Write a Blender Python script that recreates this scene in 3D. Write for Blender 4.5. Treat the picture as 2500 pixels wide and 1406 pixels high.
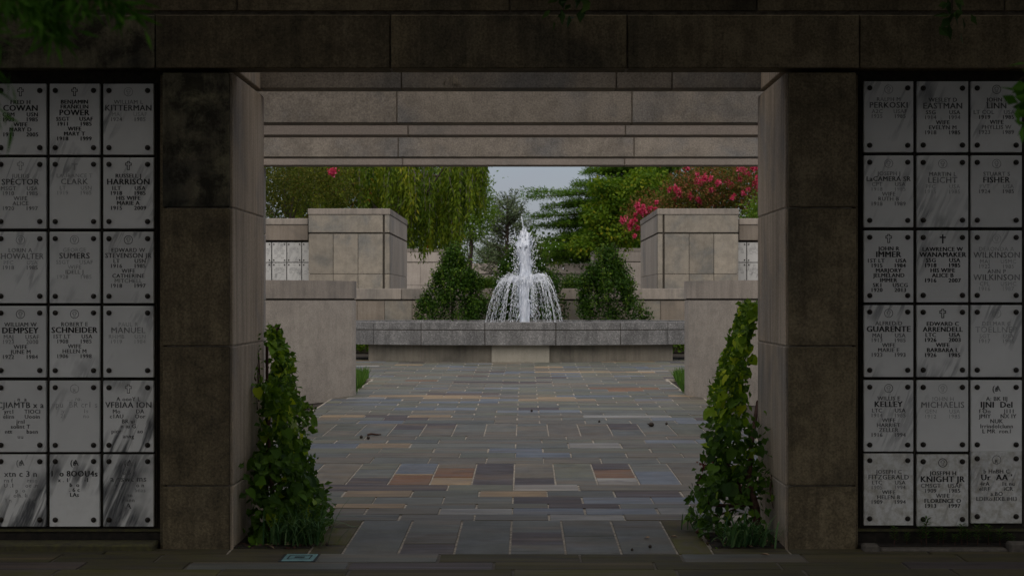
import bpy, math, random
import numpy as np
from mathutils import Vector, Matrix

for o in list(bpy.data.objects):
    bpy.data.objects.remove(o)
SC = bpy.context.scene
COL = SC.collection
rng = np.random.default_rng(11)
random.seed(11)

# ------------------------------------------------------------------ camera
F = 3822.0            # focal length in pixels of the 2500 px wide photograph
EYE = 1.564           # eye height above the paving at the gateway
VX, VY = 1282.0, 730.0
SLOPE = 0.0157        # the paving climbs gently towards the fountain
AX = -0.09            # axis of the court

cam_d = bpy.data.cameras.new("camera")
cam = bpy.data.objects.new("camera", cam_d)
COL.objects.link(cam)
cam.location = (0, 0, EYE)
cam.rotation_euler = (math.pi / 2, 0, 0)
cam_d.sensor_width = 36.0
cam_d.lens = F / 2500 * 36.0
cam_d.shift_x = -(VX - 1250) / 2500
cam_d.shift_y = (VY - 703) / 2500
cam_d.clip_start = 0.1
cam_d.clip_end = 1500
cam_d.dof.use_dof = True
cam_d.dof.focus_distance = 12.0
cam_d.dof.aperture_fstop = 7.1
SC.camera = cam

# ------------------------------------------------------------------ light
SUN_EL, SUN_ROT = math.radians(56), math.radians(181)
w = bpy.data.worlds.new("World")
SC.world = w
w.use_nodes = True
nt = w.node_tree
nt.nodes.clear()
wo = nt.nodes.new("ShaderNodeOutputWorld")
bg = nt.nodes.new("ShaderNodeBackground")
sky = nt.nodes.new("ShaderNodeTexSky")
sky.sky_type = 'NISHITA'
sky.sun_disc = False
sky.sun_elevation = SUN_EL
sky.sun_rotation = SUN_ROT
sky.air_density = 1.0
sky.dust_density = 2.0
sky.ozone_density = 1.5
tc = nt.nodes.new("ShaderNodeTexCoord")
mp = nt.nodes.new("ShaderNodeMapping")
mp.inputs["Scale"].default_value = (1.0, 1.0, 3.2)
cn = nt.nodes.new("ShaderNodeTexNoise")
cn.inputs["Scale"].default_value = 3.4
cn.inputs["Detail"].default_value = 7
cn.inputs["Roughness"].default_value = 0.55
cr = nt.nodes.new("ShaderNodeValToRGB")
cr.color_ramp.elements[0].position = 0.33
cr.color_ramp.elements[0].color = (0.3, 0.3, 0.3, 1)
cr.color_ramp.elements[1].position = 0.66
cr.color_ramp.elements[1].color = (1, 1, 1, 1)
mx = nt.nodes.new("ShaderNodeMix")
mx.data_type = 'RGBA'
mx.inputs[7].default_value = (3.5, 3.62, 4.25, 1)
nt.links.new(tc.outputs["Generated"], mp.inputs["Vector"])
nt.links.new(mp.outputs["Vector"], cn.inputs["Vector"])
nt.links.new(cn.outputs["Fac"], cr.inputs["Fac"])
nt.links.new(cr.outputs["Color"], mx.inputs[0])
nt.links.new(sky.outputs["Color"], mx.inputs[6])
nt.links.new(mx.outputs[2], bg.inputs["Color"])
bg.inputs["Strength"].default_value = 0.05
nt.links.new(bg.outputs["Background"], wo.inputs["Surface"])

sd = bpy.data.lights.new("sun", 'SUN')
sd.energy = 1.5
sd.angle = math.radians(100)
sd.color = (1.0, 0.925, 0.82)
sun = bpy.data.objects.new("sun", sd)
COL.objects.link(sun)
# direction to the sun: rotation is measured clockwise from +Y
sdir = Vector((math.sin(SUN_ROT) * math.cos(SUN_EL), math.cos(SUN_ROT) * math.cos(SUN_EL), math.sin(SUN_EL)))
sun.rotation_euler = sdir.to_track_quat('Z', 'Y').to_euler()
sun.location = (0, 0, 30)

vs = SC.view_settings
vs.view_transform = 'Standard'
vs.look = 'None'
vs.exposure = 0.93
vs.gamma = 1.0
vs.use_curve_mapping = False
SC.cycles.use_denoising = True
SC.cycles.max_bounces = 8
SC.cycles.diffuse_bounces = 5
SC.cycles.glossy_bounces = 3
SC.cycles.transmission_bounces = 6
SC.cycles.transparent_max_bounces = 8

# ------------------------------------------------------------------ geometry helpers
def gz(y):
    """ground height"""
    return SLOPE * (min(y, 36.0) - 9.8)

def PX(x, D):
    return (x - VX) / F * D

def PZ(y, D):
    return EYE + (VY - y) / F * D

H0 = EYE + SLOPE * 9.8
def GD(y):
    """depth of the paving seen at image row y"""
    return F * H0 / (y - (VY - SLOPE * F))

class MB:
    def __init__(self):
        self.v, self.f, self.mi = [], [], []
    def add(self, vs, fs, m=0):
        n = len(self.v)
        self.v += [tuple(p) for p in vs]
        self.f += [tuple(i + n for i in f) for f in fs]
        self.mi += [m] * len(fs)
        return self
    def box(self, x0, x1, y0, y1, z0, z1, b=0.0, m=0):
        if b <= 0:
            vs = [(x, y, z) for x in (x0, x1) for y in (y0, y1) for z in (z0, z1)]
            fs = [(0, 1, 3, 2), (4, 6, 7, 5), (0, 4, 5, 1), (2, 3, 7, 6), (0, 2, 6, 4), (1, 5, 7, 3)]
            return self.add(vs, fs, m)
        vs, idx = [], {}
        X, Y, Z = (x0, x1), (y0, y1), (z0, z1)
        for i in (0, 1):
            for j in (0, 1):
                for k in (0, 1):
                    sx, sy, sz = (1, -1)[i] * b, (1, -1)[j] * b, (1, -1)[k] * b
                    idx[i, j, k, 0] = len(vs); vs.append((X[i], Y[j] + sy, Z[k] + sz))
                    idx[i, j, k, 1] = len(vs); vs.append((X[i] + sx, Y[j], Z[k] + sz))
                    idx[i, j, k, 2] = len(vs); vs.append((X[i] + sx, Y[j] + sy, Z[k]))
        fs = []
        q = [(0, 0), (1, 0), (1, 1), (0, 1)]
        for s in (0, 1):
            fs.append([idx[s, a, c, 0] for a, c in q])
            fs.append([idx[a, s, c, 1] for a, c in q])
            fs.append([idx[a, c, s, 2] for a, c in q])
        for a in (0, 1):
            for c in (0, 1):
                fs.append([idx[0, a, c, 1], idx[1, a, c, 1], idx[1, a, c, 2], idx[0, a, c, 2]])
                fs.append([idx[a, 0, c, 0], idx[a, 1, c, 0], idx[a, 1, c, 2], idx[a, 0, c, 2]])
                fs.append([idx[a, c, 0, 0], idx[a, c, 1, 0], idx[a, c, 1, 1], idx[a, c, 0, 1]])
                for k in (0, 1):
                    pass
        for i in (0, 1):
            for j in (0, 1):
                for k in (0, 1):
                    fs.append([idx[i, j, k, 0], idx[i, j, k, 1], idx[i, j, k, 2]])
        c = Vector(((x0 + x1) / 2, (y0 + y1) / 2, (z0 + z1) / 2))
        out = []
        for f in fs:
            p = [Vector(vs[i]) for i in f]
            n = (p[1] - p[0]).cross(p[2] - p[0])
            cen = sum(p, Vector()) / len(p)
            out.append(tuple(f) if n.dot(cen - c) > 0 else tuple(reversed(f)))
        return self.add(vs, out, m)
    def tube(self, pts, rad, sides=6, m=0, cap=True):
        pts = [Vector(p) for p in pts]
        if not hasattr(rad, '__len__'):
            rad = [rad] * len(pts)
        vs, fs = [], []
        up = Vector((0.13, 0.21, 0.97)).normalized()
        for i, p in enumerate(pts):
            d = (pts[min(i + 1, len(pts) - 1)] - pts[max(i - 1, 0)])
            if d.length < 1e-9:
                d = Vector((0, 0, 1))
            d.normalize()
            a = d.cross(up)
            if a.length < 0.1:
                a = d.cross(Vector((1, 0, 0)))
            a.normalize()
            b = d.cross(a)
            for k in range(sides):
                t = 2 * math.pi * k / sides
                vs.append(p + (a * math.cos(t) + b * math.sin(t)) * rad[i])
        for i in range(len(pts) - 1):
            for k in range(sides):
                k2 = (k + 1) % sides
                fs.append((i * sides + k, i * sides + k2, (i + 1) * sides + k2, (i + 1) * sides + k))
        if cap:
            fs.append(tuple(range(sides))[::-1])
            fs.append(tuple((len(pts) - 1) * sides + k for k in range(sides)))
        return self.add(vs, fs, m)
    def lathe(self, prof, n=12, c=(0, 0, 0), axis='z', m=0):
        vs, fs = [], []
        for (r, h) in prof:
            for k in range(n):
                t = 2 * math.pi * k / n
                a, b = r * math.cos(t), r * math.sin(t)
                if axis == 'z':
                    vs.append((c[0] + a, c[1] + b, c[2] + h))
                else:  # towards -y
                    vs.append((c[0] + a, c[1] - h, c[2] + b))
        for i in range(len(prof) - 1):
            for k in range(n):
                k2 = (k + 1) % n
                fs.append((i * n + k, i * n + k2, (i + 1) * n + k2, (i + 1) * n + k))
        fs.append(tuple((len(prof) - 1) * n + k for k in range(n)))
        return self.add(vs, fs, m)
    def mesh(self, name, mats, off=(0, 0, 0), smooth=False):
        me = bpy.data.meshes.new(name)
        ox, oy, oz = off
        me.from_pydata([(x - ox, y - oy, z - oz) for x, y, z in self.v], [], self.f)
        for m in (mats if isinstance(mats, (list, tuple)) else [mats]):
            me.materials.append(m)
        if any(self.mi):
            me.polygons.foreach_set("material_index", self.mi)
        if smooth:
            me.polygons.foreach_set("use_smooth", [True] * len(self.f))
        me.update()
        return me
    def build(self, name, mats, parent=None, smooth=False):
        off = parent['_base'] if parent is not None and '_base' in parent.keys() else (0, 0, 0)
        return link(name, self.mesh(name, mats, off, smooth), parent)

def link(name, data, parent=None, loc=None):
    o = bpy.data.objects.new(name, data)
    COL.objects.link(o)
    if parent is not None:
        o.parent = parent
        b = parent['_base'] if '_base' in parent.keys() else None
        # sub-parts keep the same local frame as their part (parts sit at the thing's origin)
        if b is not None:
            o['_base'] = tuple(b)
    if loc is not None:
        o.location = loc
    return o

def thing(name, label, cat, loc=(0, 0, 0), group=None):
    o = bpy.data.objects.new(name, None)
    COL.objects.link(o)
    o.empty_display_size = 0.1
    o.location = loc
    o['_base'] = tuple(loc)
    return tag(o, label, cat, group)

def tag(o, label=None, cat=None, group=None, kind=None):
    if label: o['label'] = label
    if cat: o['category'] = cat
    if group: o['group'] = group
    if kind: o['kind'] = kind
    return o

def np_mesh(name, V, faces_flat, nper, mats, tint=None, mi=None, smooth=False):
    me = bpy.data.meshes.new(name)
    nv, nf = len(V), len(faces_flat) // nper
    me.vertices.add(nv)
    me.vertices.foreach_set("co", np.asarray(V, np.float32).ravel())
    me.loops.add(len(faces_flat))
    me.loops.foreach_set("vertex_index", np.asarray(faces_flat, np.int32))
    me.polygons.add(nf)
    me.polygons.foreach_set("loop_start", np.arange(0, nf * nper, nper, dtype=np.int32))
    for m in (mats if isinstance(mats, (list, tuple)) else [mats]):
        me.materials.append(m)
    if mi is not None:
        me.polygons.foreach_set("material_index", np.asarray(mi, np.int32))
    me.polygons.foreach_set("use_smooth", np.full(nf, smooth))
    if tint is not None:
        a = me.attributes.new("tint", 'FLOAT', 'FACE')
        a.data.foreach_set("value", np.asarray(tint, np.float32))
    me.update(calc_edges=True)
    me.validate()
    return me

def unit(a):
    return a / np.maximum(np.linalg.norm(a, axis=-1, keepdims=True), 1e-9)

def leaf_mesh(name, pos, axis, nrm, L, W, mats, tint=None, mi=None, fold=0.12, droop=0.0):
    """many leaves in one mesh: each a lozenge of two faces folded along the midrib"""
    pos, axis, nrm = np.asarray(pos, float), unit(np.asarray(axis, float)), np.asarray(nrm, float)
    n = len(pos)
    L = np.broadcast_to(L, (n,))[:, None]; W = np.broadcast_to(W, (n,))[:, None]
    side = unit(np.cross(axis, nrm))
    up = unit(np.cross(side, axis))
    base = pos
    tip = pos + axis * L - up * L * droop
    mid = pos + axis * L * 0.45
    a = mid + side * W * 0.5 + up * W * fold
    b = mid - side * W * 0.5 + up * W * fold
    V = np.stack([base, a, tip, b], 1).reshape(-1, 3)
    i = np.arange(n)[:, None] * 4
    fc = np.concatenate([i, i + 1, i + 2, i, i + 2, i + 3], 1).ravel()
    t = None if tint is None else np.repeat(tint, 2)
    m = None if mi is None else np.repeat(mi, 2)
    return np_mesh(name, V, fc, 3, mats, t, m)

# ------------------------------------------------------------------ materials
MATS = {}
def new_mat(name):
    m = bpy.data.materials.new(name)
    m.use_nodes = True
    t = m.node_tree
    b = t.nodes["Principled BSDF"]
    return m, t, b

def nd(t, typ, **kw):
    n = t.nodes.new(typ)
    for k, v in kw.items():
        if k.startswith('_'):
            setattr(n, k[1:], v)
        else:
            n.inputs[k.replace('__', ' ')].default_value = v
    return n

def ramp(t, stops, src, interp='LINEAR'):
    r = t.nodes.new("ShaderNodeValToRGB")
    e = r.color_ramp.elements
    r.color_ramp.interpolation = interp
    while len(e) < len(stops):
        e.new(0.5)
    for el, (p, c) in zip(e, stops):
        el.position = p
        el.color = tuple(c) + (1,) if len(c) == 3 else c
    t.links.new(src, r.inputs[0])
    return r.outputs[0]

def g(v):
    return (v, v, v)

def mixc(t, fac, a, b, blend='MIX'):
    m = t.nodes.new("ShaderNodeMix")
    m.data_type = 'RGBA'
    m.blend_type = blend
    for sock, val in ((0, fac), (6, a), (7, b)):
        if hasattr(val, 'links') or hasattr(val, 'is_linked'):
            t.links.new(val, m.inputs[sock])
        elif sock == 0:
            m.inputs[0].default_value = val
        else:
            m.inputs[sock].default_value = tuple(val) + (1,)
    return m.outputs[2]

def objcoord(t, spread=37.0, scale=(1, 1, 1), rot=(0, 0, 0)):
    """object coordinates shifted by a random amount for each object, so that no two stones share a pattern"""
    tcn = t.nodes.new("ShaderNodeTexCoord")
    oi = t.nodes.new("ShaderNodeObjectInfo")
    mul = nd(t, "ShaderNodeMath", _operation='MULTIPLY'); mul.inputs[1].default_value = spread
    t.links.new(oi.outputs["Random"], mul.inputs[0])
    add = nd(t, "ShaderNodeVectorMath", _operation='ADD')
    t.links.new(tcn.outputs["Object"], add.inputs[0])
    t.links.new(mul.outputs[0], add.inputs[1])
    mpn = t.nodes.new("ShaderNodeMapping")
    mpn.inputs["Scale"].default_value = scale
    mpn.inputs["Rotation"].default_value = rot
    t.links.new(add.outputs[0], mpn.inputs[0])
    return mpn.outputs[0], oi.outputs["Random"]

def noise(t, vec, scale, detail=4, rough=0.55, dist=0.0):
    n = nd(t, "ShaderNodeTexNoise", Scale=scale, Detail=detail, Roughness=rough, Distortion=dist)
    t.links.new(vec, n.inputs["Vector"])
    return n.outputs["Fac"]

def bump(t, b, h, strength=0.3, dist=0.01):
    n = nd(t, "ShaderNodeBump", Strength=strength, Distance=dist)
    t.links.new(h, n.inputs["Height"])
    t.links.new(n.outputs[0], b.inputs["Normal"])

def rgbmul(t, col, fac):
    return mixc(t, 1.0, col, fac, 'MULTIPLY')

def stone(name, c1, c2, c3, streak=0.35, dark=0.5, vary=0.25, speck=0.25, rough=0.85, spots=0.0, bumpy=0.25, bscale=1.3):
    """weathered limestone: broad blotches, vertical water streaks, fine grain"""
    m, t, b = new_mat(name)
    v, rnd = objcoord(t)
    big = noise(t, v, bscale, 5, 0.6, 0.4)
    col = ramp(t, [(0.30, c2), (0.5, c1), (0.72, c3)], big)
    vs_, _ = objcoord(t, scale=(9.0, 9.0, 0.55))
    st = noise(t, vs_, 1.6, 5, 0.65, 0.2)
    stc = ramp(t, [(0.36, g(1 - dark)), (0.58, g(1.0))], st)
    col = mixc(t, streak, col, stc, 'MULTIPLY')
    fine = noise(t, v, 70, 3, 0.7)
    fc = ramp(t, [(0.3, g(1 - speck)), (0.7, g(1 + speck * 0.4))], fine)
    col = rgbmul(t, col, fc)
    if spots > 0:
        sp = noise(t, v, 5.5, 6, 0.72, 0.3)
        sc = ramp(t, [(0.40, g(1 - spots)), (0.56, g(1.0)), (0.70, g(1.0)), (0.78, (1.5, 1.5, 1.2))], sp)
        col = rgbmul(t, col, sc)
    rv = ramp(t, [(0, g(1 - vary)), (1, g(1 + vary * 0.5))], rnd)
    col = rgbmul(t, col, rv)
    t.links.new(col, b.inputs["Base Color"])
    b.inputs["Roughness"].default_value = rough
    b.inputs["Specular IOR Level"].default_value = 0.25
    bump(t, b, fine, bumpy, 0.006)
    return m

M = {}
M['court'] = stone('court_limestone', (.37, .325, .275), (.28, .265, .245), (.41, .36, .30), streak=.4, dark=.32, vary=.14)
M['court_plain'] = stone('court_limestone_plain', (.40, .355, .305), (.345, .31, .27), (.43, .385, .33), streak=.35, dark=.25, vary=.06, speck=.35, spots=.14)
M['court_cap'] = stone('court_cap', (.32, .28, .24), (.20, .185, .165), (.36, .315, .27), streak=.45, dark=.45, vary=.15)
M['court_dark'] = stone('court_dark_limestone', (.25, .21, .17), (.17, .15, .13), (.28, .24, .20), streak=.4, dark=.4, vary=.15)  # darker limestone for back wall panels and niche wall lintels
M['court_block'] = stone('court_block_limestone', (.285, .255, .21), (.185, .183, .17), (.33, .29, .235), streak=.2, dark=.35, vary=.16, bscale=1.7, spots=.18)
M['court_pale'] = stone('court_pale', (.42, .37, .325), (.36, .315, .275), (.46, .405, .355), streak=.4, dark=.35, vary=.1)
M['beam'] = stone('beam_limestone', (.335, .292, .245), (.225, .22, .215), (.385, .335, .275), streak=.25, dark=.3, vary=.16, speck=.4, spots=.22)
M['beam_low'] = stone('beam_low_limestone', (.31, .265, .23), (.25, .225, .20), (.34, .29, .25), streak=.15, dark=.25, vary=.12)
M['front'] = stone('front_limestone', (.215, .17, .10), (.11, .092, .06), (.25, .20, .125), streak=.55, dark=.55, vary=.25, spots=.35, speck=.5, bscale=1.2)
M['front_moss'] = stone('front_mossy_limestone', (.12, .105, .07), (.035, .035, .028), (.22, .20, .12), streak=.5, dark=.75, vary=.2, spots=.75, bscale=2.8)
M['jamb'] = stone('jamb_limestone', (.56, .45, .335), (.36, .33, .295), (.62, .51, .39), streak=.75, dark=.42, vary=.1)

def mortar(name, c, c2):
    m, t, b = new_mat(name)
    v, r = objcoord(t)
    n = noise(t, v, 24, 4, .7)
    t.links.new(ramp(t, [(.35, c2), (.65, c)], n), b.inputs["Base Color"])
    b.inputs["Roughness"].default_value = .95
    bump(t, b, n, .4, .004)
    return m
M['mortar_dark'] = mortar('mortar_dark', (.06, .05, .038), (.03, .026, .02))
M['mortar_mid'] = mortar('mortar_mid', (.22, .185, .14), (.10, .085, .065))
M['mortar_pale'] = mortar('mortar_pale', (.42, .36, .28), (.2, .17, .13))
M['mortar_paving'] = mortar('mortar_paving', (.46, .41, .34), (.16, .14, .115))
M['recess'] = mortar('recess_bronze', (.03, .024, .017), (.012, .010, .008))
M['soil'] = mortar('soil', (.035, .026, .018), (.015, .011, .008))
M['moss_sill'] = mortar('mossy_sill', (.09, .085, .03), (.05, .043, .028))
M['curb'] = mortar('curb_stone', (.13, .115, .095), (.075, .065, .055))

def marble(name, vein, dirt, tone=1.0):
    m, t, b = new_mat(name)
    v, rnd = objcoord(t, 53.0)
    vr, _ = objcoord(t, 53.0, rot=(0, math.radians(-23), 0))
    m2 = t.nodes.new("ShaderNodeMapping"); m2.inputs["Scale"].default_value = (6.0, 6.0, .75)
    t.links.new(vr, m2.inputs[0]); vd = m2.outputs[0]
    n1 = noise(t, vd, 1.5, 5, .55, .18)
    # ridges of the noise make thin veins
    sub = nd(t, "ShaderNodeMath", _operation='SUBTRACT'); sub.inputs[1].default_value = .5
    t.links.new(n1, sub.inputs[0])
    ab = nd(t, "ShaderNodeMath", _operation='ABSOLUTE'); t.links.new(sub.outputs[0], ab.inputs[0])
    ve = ramp(t, [(0, g(1)), (.012 + .03 * vein, g(.7)), (.03 + .06 * vein, g(0))], ab.outputs[0])
    reg = ramp(t, [(.54 - .10 * vein, g(0)), (.70 - .10 * vein, g(1))], noise(t, v, 2.6, 3, .5))
    f = mixc(t, 1.0, ve, reg, 'MULTIPLY')
    base = ramp(t, [(.3, (.68, .675, .65)), (.7, (.745, .74, .715))], noise(t, v, 4, 4, .6))
    f2 = mixc(t, 1.0, f, g(min(1, .55 + .45 * vein)), 'MULTIPLY')
    col = mixc(t, f2, base, (.16, .165, .175) if vein < .8 else (.07, .073, .08))
    if dirt > 0:
        dn = ramp(t, [(.42, g(0)), (.75, g(dirt))], noise(t, v, 22, 6, .75))
        col = mixc(t, dn, col, (.24, .20, .10))
    rv = ramp(t, [(0, g(.9 * tone)), (1, g(1.06 * tone))], rnd)
    col = rgbmul(t, col, rv)
    t.links.new(col, b.inputs["Base Color"])
    b.inputs["Roughness"].default_value = .5
    b.inputs["Specular IOR Level"].default_value = .3
    return m
M['marble'] = marble('marble_pale_vein', .15, 0)
M['marble_vein'] = marble('marble_grey_vein', .5, 0)
M['marble_heavy'] = marble('marble_dark_vein', 1.0, .1)
M['marble_far'] = marble('marble_lintel_shade', .2, .1, .62)  # far covers: shade under the lintel put into a darker, faintly soiled marble
M['marble_dirty'] = marble('marble_soiled', .3, .75)

def plain(name, c, rough=.6, metal=0.0, spec=.4, nscale=0, amt=.3):
    m, t, b = new_mat(name)
    if nscale:
        v, r = objcoord(t)
        n = noise(t, v, nscale, 4, .6)
        t.links.new(ramp(t, [(.3, tuple(x * (1 - amt) for x in c)), (.7, tuple(x * (1 + amt) for x in c))], n), b.inputs["Base Color"])
    else:
        b.inputs["Base Color"].default_value = tuple(c) + (1,)
    b.inputs["Roughness"].default_value = rough
    b.inputs["Metallic"].default_value = metal
    b.inputs["Specular IOR Level"].default_value = spec
    return m
def letter(name, c, wear):
    """lettering paint, partly worn off down to the marble"""
    m, t, b = new_mat(name)
    v, r = objcoord(t)
    n = noise(t, v, 38, 3, .6)
    t.links.new(ramp(t, [(.42, c), (.62, tuple(a + (.5 - a) * wear for a in c))], n), b.inputs["Base Color"])
    b.inputs["Roughness"].default_value = .7
    return m
M['ink4'] = letter('lettering_black', (.012, .012, .012), .03)
M['ink3'] = letter('lettering_dark', (.035, .035, .034), .25)
M['ink2'] = letter('lettering_grey', (.12, .12, .115), .5)
M['ink1'] = letter('lettering_faded', (.26, .26, .25), .8)
M['rosette'] = plain('rosette_bronze', (.022, .017, .012), .42, .5, .5)
M['granite'] = None

def granite():
    m, t, b = new_mat('exposed_granite')
    v, r = objcoord(t)
    vo = nd(t, "ShaderNodeTexVoronoi", Scale=75.0); t.links.new(v, vo.inputs["Vector"])
    big = noise(t, v, 1.6, 5, .6)
    c = ramp(t, [(0, g(.09)), (.45, g(.15)), (.75, g(.215)), (1, g(.42))], vo.outputs["Color"])
    c = rgbmul(t, c, ramp(t, [(.3, (.68, .67, .66)), (.7, (1.08, 1.05, 1.03))], big))
    vst, _ = objcoord(t, scale=(4, 4, .5))
    c = rgbmul(t, c, ramp(t, [(.35, g(.6)), (.6, g(1))], noise(t, vst, 1.5, 4, .6)))
    t.links.new(c, b.inputs["Base Color"])
    b.inputs["Roughness"].default_value = .7
    bump(t, b, vo.outputs["Distance"], .4, .006)
    return m
M['granite'] = granite()
M['fountain_base'] = stone('fountain_base_stone', (.20, .18, .145), (.12, .11, .09), (.23, .205, .165), streak=.5, dark=.4, vary=.1)
M['fountain_pedestal'] = stone('fountain_pedestal_stone', (.34, .315, .26), (.29, .27, .22), (.37, .34, .28), streak=.3, dark=.25, vary=.06)

def paver(name, c, c2, rough=.55, moss=0.0):
    m, t, b = new_mat(name)
    v, rnd = objcoord(t, 41.0)
    vs_, _ = objcoord(t, 41.0, scale=(.3, 1.4, 1))
    geo = t.nodes.new("ShaderNodeNewGeometry")
    n = noise(t, vs_, 3.2, 6, .62, .35)
    col = ramp(t, [(.33, c2), (.62, c)], n)
    n2 = noise(t, v, 1.7, 5, .6)
    col = rgbmul(t, col, ramp(t, [(.3, g(.74)), (.7, g(1.14))], n2))
    vcl, _ = objcoord(t, 29.0, scale=(.22, 1.7, 1))
    cl_ = noise(t, vcl, 2.2, 6, .7, .25)
    col = rgbmul(t, col, ramp(t, [(.32, (.45, .45, .48)), (.44, g(1)), (.58, g(1)), (.70, (1.45, 1.38, 1.25))], cl_))
    warm = noise(t, vs_, 1.1, 4, .6)
    col = mixc(t, ramp(t, [(.50, g(0)), (.68, g(.6))], warm), col, (.155, .115, .075))
    fine = noise(t, v, 60, 3, .7)
    col = rgbmul(t, col, ramp(t, [(.3, g(.82)), (.7, g(1.12))], fine))
    ad = nd(t, "ShaderNodeMath", _operation='ADD')
    t.links.new(rnd, ad.inputs[0]); t.links.new(geo.outputs["Random Per Island"], ad.inputs[1])
    fr = nd(t, "ShaderNodeMath", _operation='FRACT'); t.links.new(ad.outputs[0], fr.inputs[0])
    col = rgbmul(t, col, ramp(t, [(0, (.82, .84, .86)), (1, (1.12, 1.10, 1.06))], fr.outputs[0]))
    if moss:
        mm = ramp(t, [(.38, g(0)), (.62, g(moss))], noise(t, v, 3.0, 6, .7))
        col = mixc(t, mm, col, (.085, .082, .012))
    t.links.new(col, b.inputs["Base Color"])
    rr = ramp(t, [(.3, g(rough - .1)), (.7, g(rough + .2))], n)
    t.links.new(rr, b.inputs["Roughness"])
    b.inputs["Specular IOR Level"].default_value = .3
    bump(t, b, n, .35, .006)
    return m
PAV = [paver('bluestone_grey', (.128, .132, .118), (.095, .10, .092)),
       paver('bluestone_green', (.138, .140, .108), (.10, .104, .083)),
       paver('bluestone_warm', (.145, .13, .104), (.105, .097, .08)),
       paver('bluestone_blue', (.125, .142, .168), (.095, .108, .125), .42),
       paver('bluestone_plum', (.085, .068, .066), (.055, .047, .048)),
       paver('bluestone_rust', (.21, .105, .05), (.12, .07, .045)),
       paver('bluestone_tan', (.30, .215, .125), (.19, .145, .095)),
       paver('bluestone_pale', (.34, .325, .30), (.17, .165, .155)),
       paver('bluestone_mossy', (.12, .105, .07), (.08, .07, .05), .75, .95),
       paver('bluestone_dark', (.075, .064, .047), (.045, .039, .030), .8, .45)]  # last one: darkest stone, partly mossy, mostly along the front strip

def leafmat(name, stops, rough=.55, trans=.35, spec=.18, attr='tint'):
    m, t, b = new_mat(name)
    rough = min(.75, rough + .12); spec = min(spec, .12)
    at = nd(t, "ShaderNodeAttribute", _attribute_name=attr)
    oi = t.nodes.new("ShaderNodeObjectInfo")
    geo = t.nodes.new("ShaderNodeNewGeometry")
    if attr == 'obj':
        src = oi.outputs["Random"]
    else:
        src = at.outputs["Fac"]
    col = ramp(t, stops, src)
    t.links.new(col, b.inputs["Base Color"])
    b.inputs["Roughness"].default_value = rough
    b.inputs["Specular IOR Level"].default_value = spec
    tr = t.nodes.new("ShaderNodeBsdfTranslucent")
    tcol = mixc(t, 1.0, col, (1.35, 1.45, .55), 'MULTIPLY')
    t.links.new(tcol, tr.inputs["Color"])
    ms = t.nodes.new("ShaderNodeMixShader")
    ms.inputs[0].default_value = trans
    t.links.new(b.outputs[0], ms.inputs[1]); t.links.new(tr.outputs[0], ms.inputs[2])
    t.links.new(ms.outputs[0], t.nodes["Material Output"].inputs["Surface"])
    return m
M['leaf_vine'] = leafmat('climber_leaf', [(0, (0.042, 0.090, 0.014)), (.5, (0.084, 0.162, 0.019)), (.85, (0.138, 0.228, 0.024)), (1, (0.192, 0.276, 0.030))], .38, .3)
M['leaf_vine_obj'] = leafmat('climber_leaf_single', [(0, (0.055, 0.123, 0.014)), (.4, (0.111, 0.216, 0.020)), (.75, (0.197, 0.320, 0.024)), (.93, (0.271, 0.382, 0.028)), (1, (0.296, 0.370, 0.147))], .36, .3, attr='obj')
M['leaf_vine_dark'] = leafmat('climber_leaf_shaded', [(0, (.018, .045, .010)), (.5, (.035, .080, .012)), (.85, (.055, .115, .014)), (1, (.10, .18, .02))], .36, .2, attr='obj')  # shade at the climbers' feet put into a darker leaf colour
M['leaf_vine_lit'] = leafmat('climber_leaf_lit_yellowish', [(0, (0.144, 0.252, 0.017)), (.5, (0.264, 0.384, 0.020)), (1, (0.432, 0.480, 0.026))], .4, .38, attr='obj')  # yellow-green leaf with the open-sky light put into its colour
M['leaf_shrub'] = leafmat('shrub_leaf', [(0, (0.014, 0.037, 0.004)), (.45, (0.026, 0.063, 0.007)), (.75, (0.061, 0.117, 0.010)), (1, (0.133, 0.194, 0.018))], .35, .2)
M['leaf_weep'] = leafmat('weeping_leaf', [(0, (.024, .055, .006)), (.4, (.080, .130, .009)), (.8, (.165, .205, .013)), (.95, (.29, .27, .025)), (1, (.42, .15, .02))], .4, .35)
M['leaf_olive'] = leafmat('olive_leaf', [(0, (.030, .046, .008)), (.5, (.070, .085, .012)), (.85, (.13, .115, .018)), (1, (.18, .09, .03))], .5, .3)
M['leaf_myrtle'] = leafmat('myrtle_leaf', [(0, (.035, .060, .010)), (.4, (.075, .090, .013)), (.65, (.14, .085, .024)), (.88, (.24, .075, .045)), (1, (.36, .09, .09))], .5, .3)
M['flower'] = leafmat('myrtle_flower', [(0, (.34, .015, .06)), (.5, (.55, .045, .13)), (1, (.70, .16, .28))], .6, .3)
M['leaf_cedar'] = leafmat('cedar_needles', [(0, (0.029, 0.073, 0.008)), (.5, (0.060, 0.132, 0.011)), (1, (0.137, 0.210, 0.015))], .55, .25)
M['leaf_yellow'] = leafmat('yellowish_leaf', [(0, (0.034, 0.086, 0.007)), (.55, (0.086, 0.149, 0.009)), (.85, (0.149, 0.196, 0.011)), (1, (0.265, 0.230, 0.015))], .45, .35)
M['leaf_bright'] = leafmat('maple_leaf', [(0, (0.060, 0.120, 0.017)), (.5, (0.102, 0.180, 0.021)), (1, (0.156, 0.216, 0.029))], .45, .38)
M['leaf_blue'] = leafmat('blue_needles', [(0, (0.054, 0.078, 0.041)), (.5, (0.084, 0.115, 0.059)), (1, (0.135, 0.169, 0.086))], .6, .15)
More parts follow.
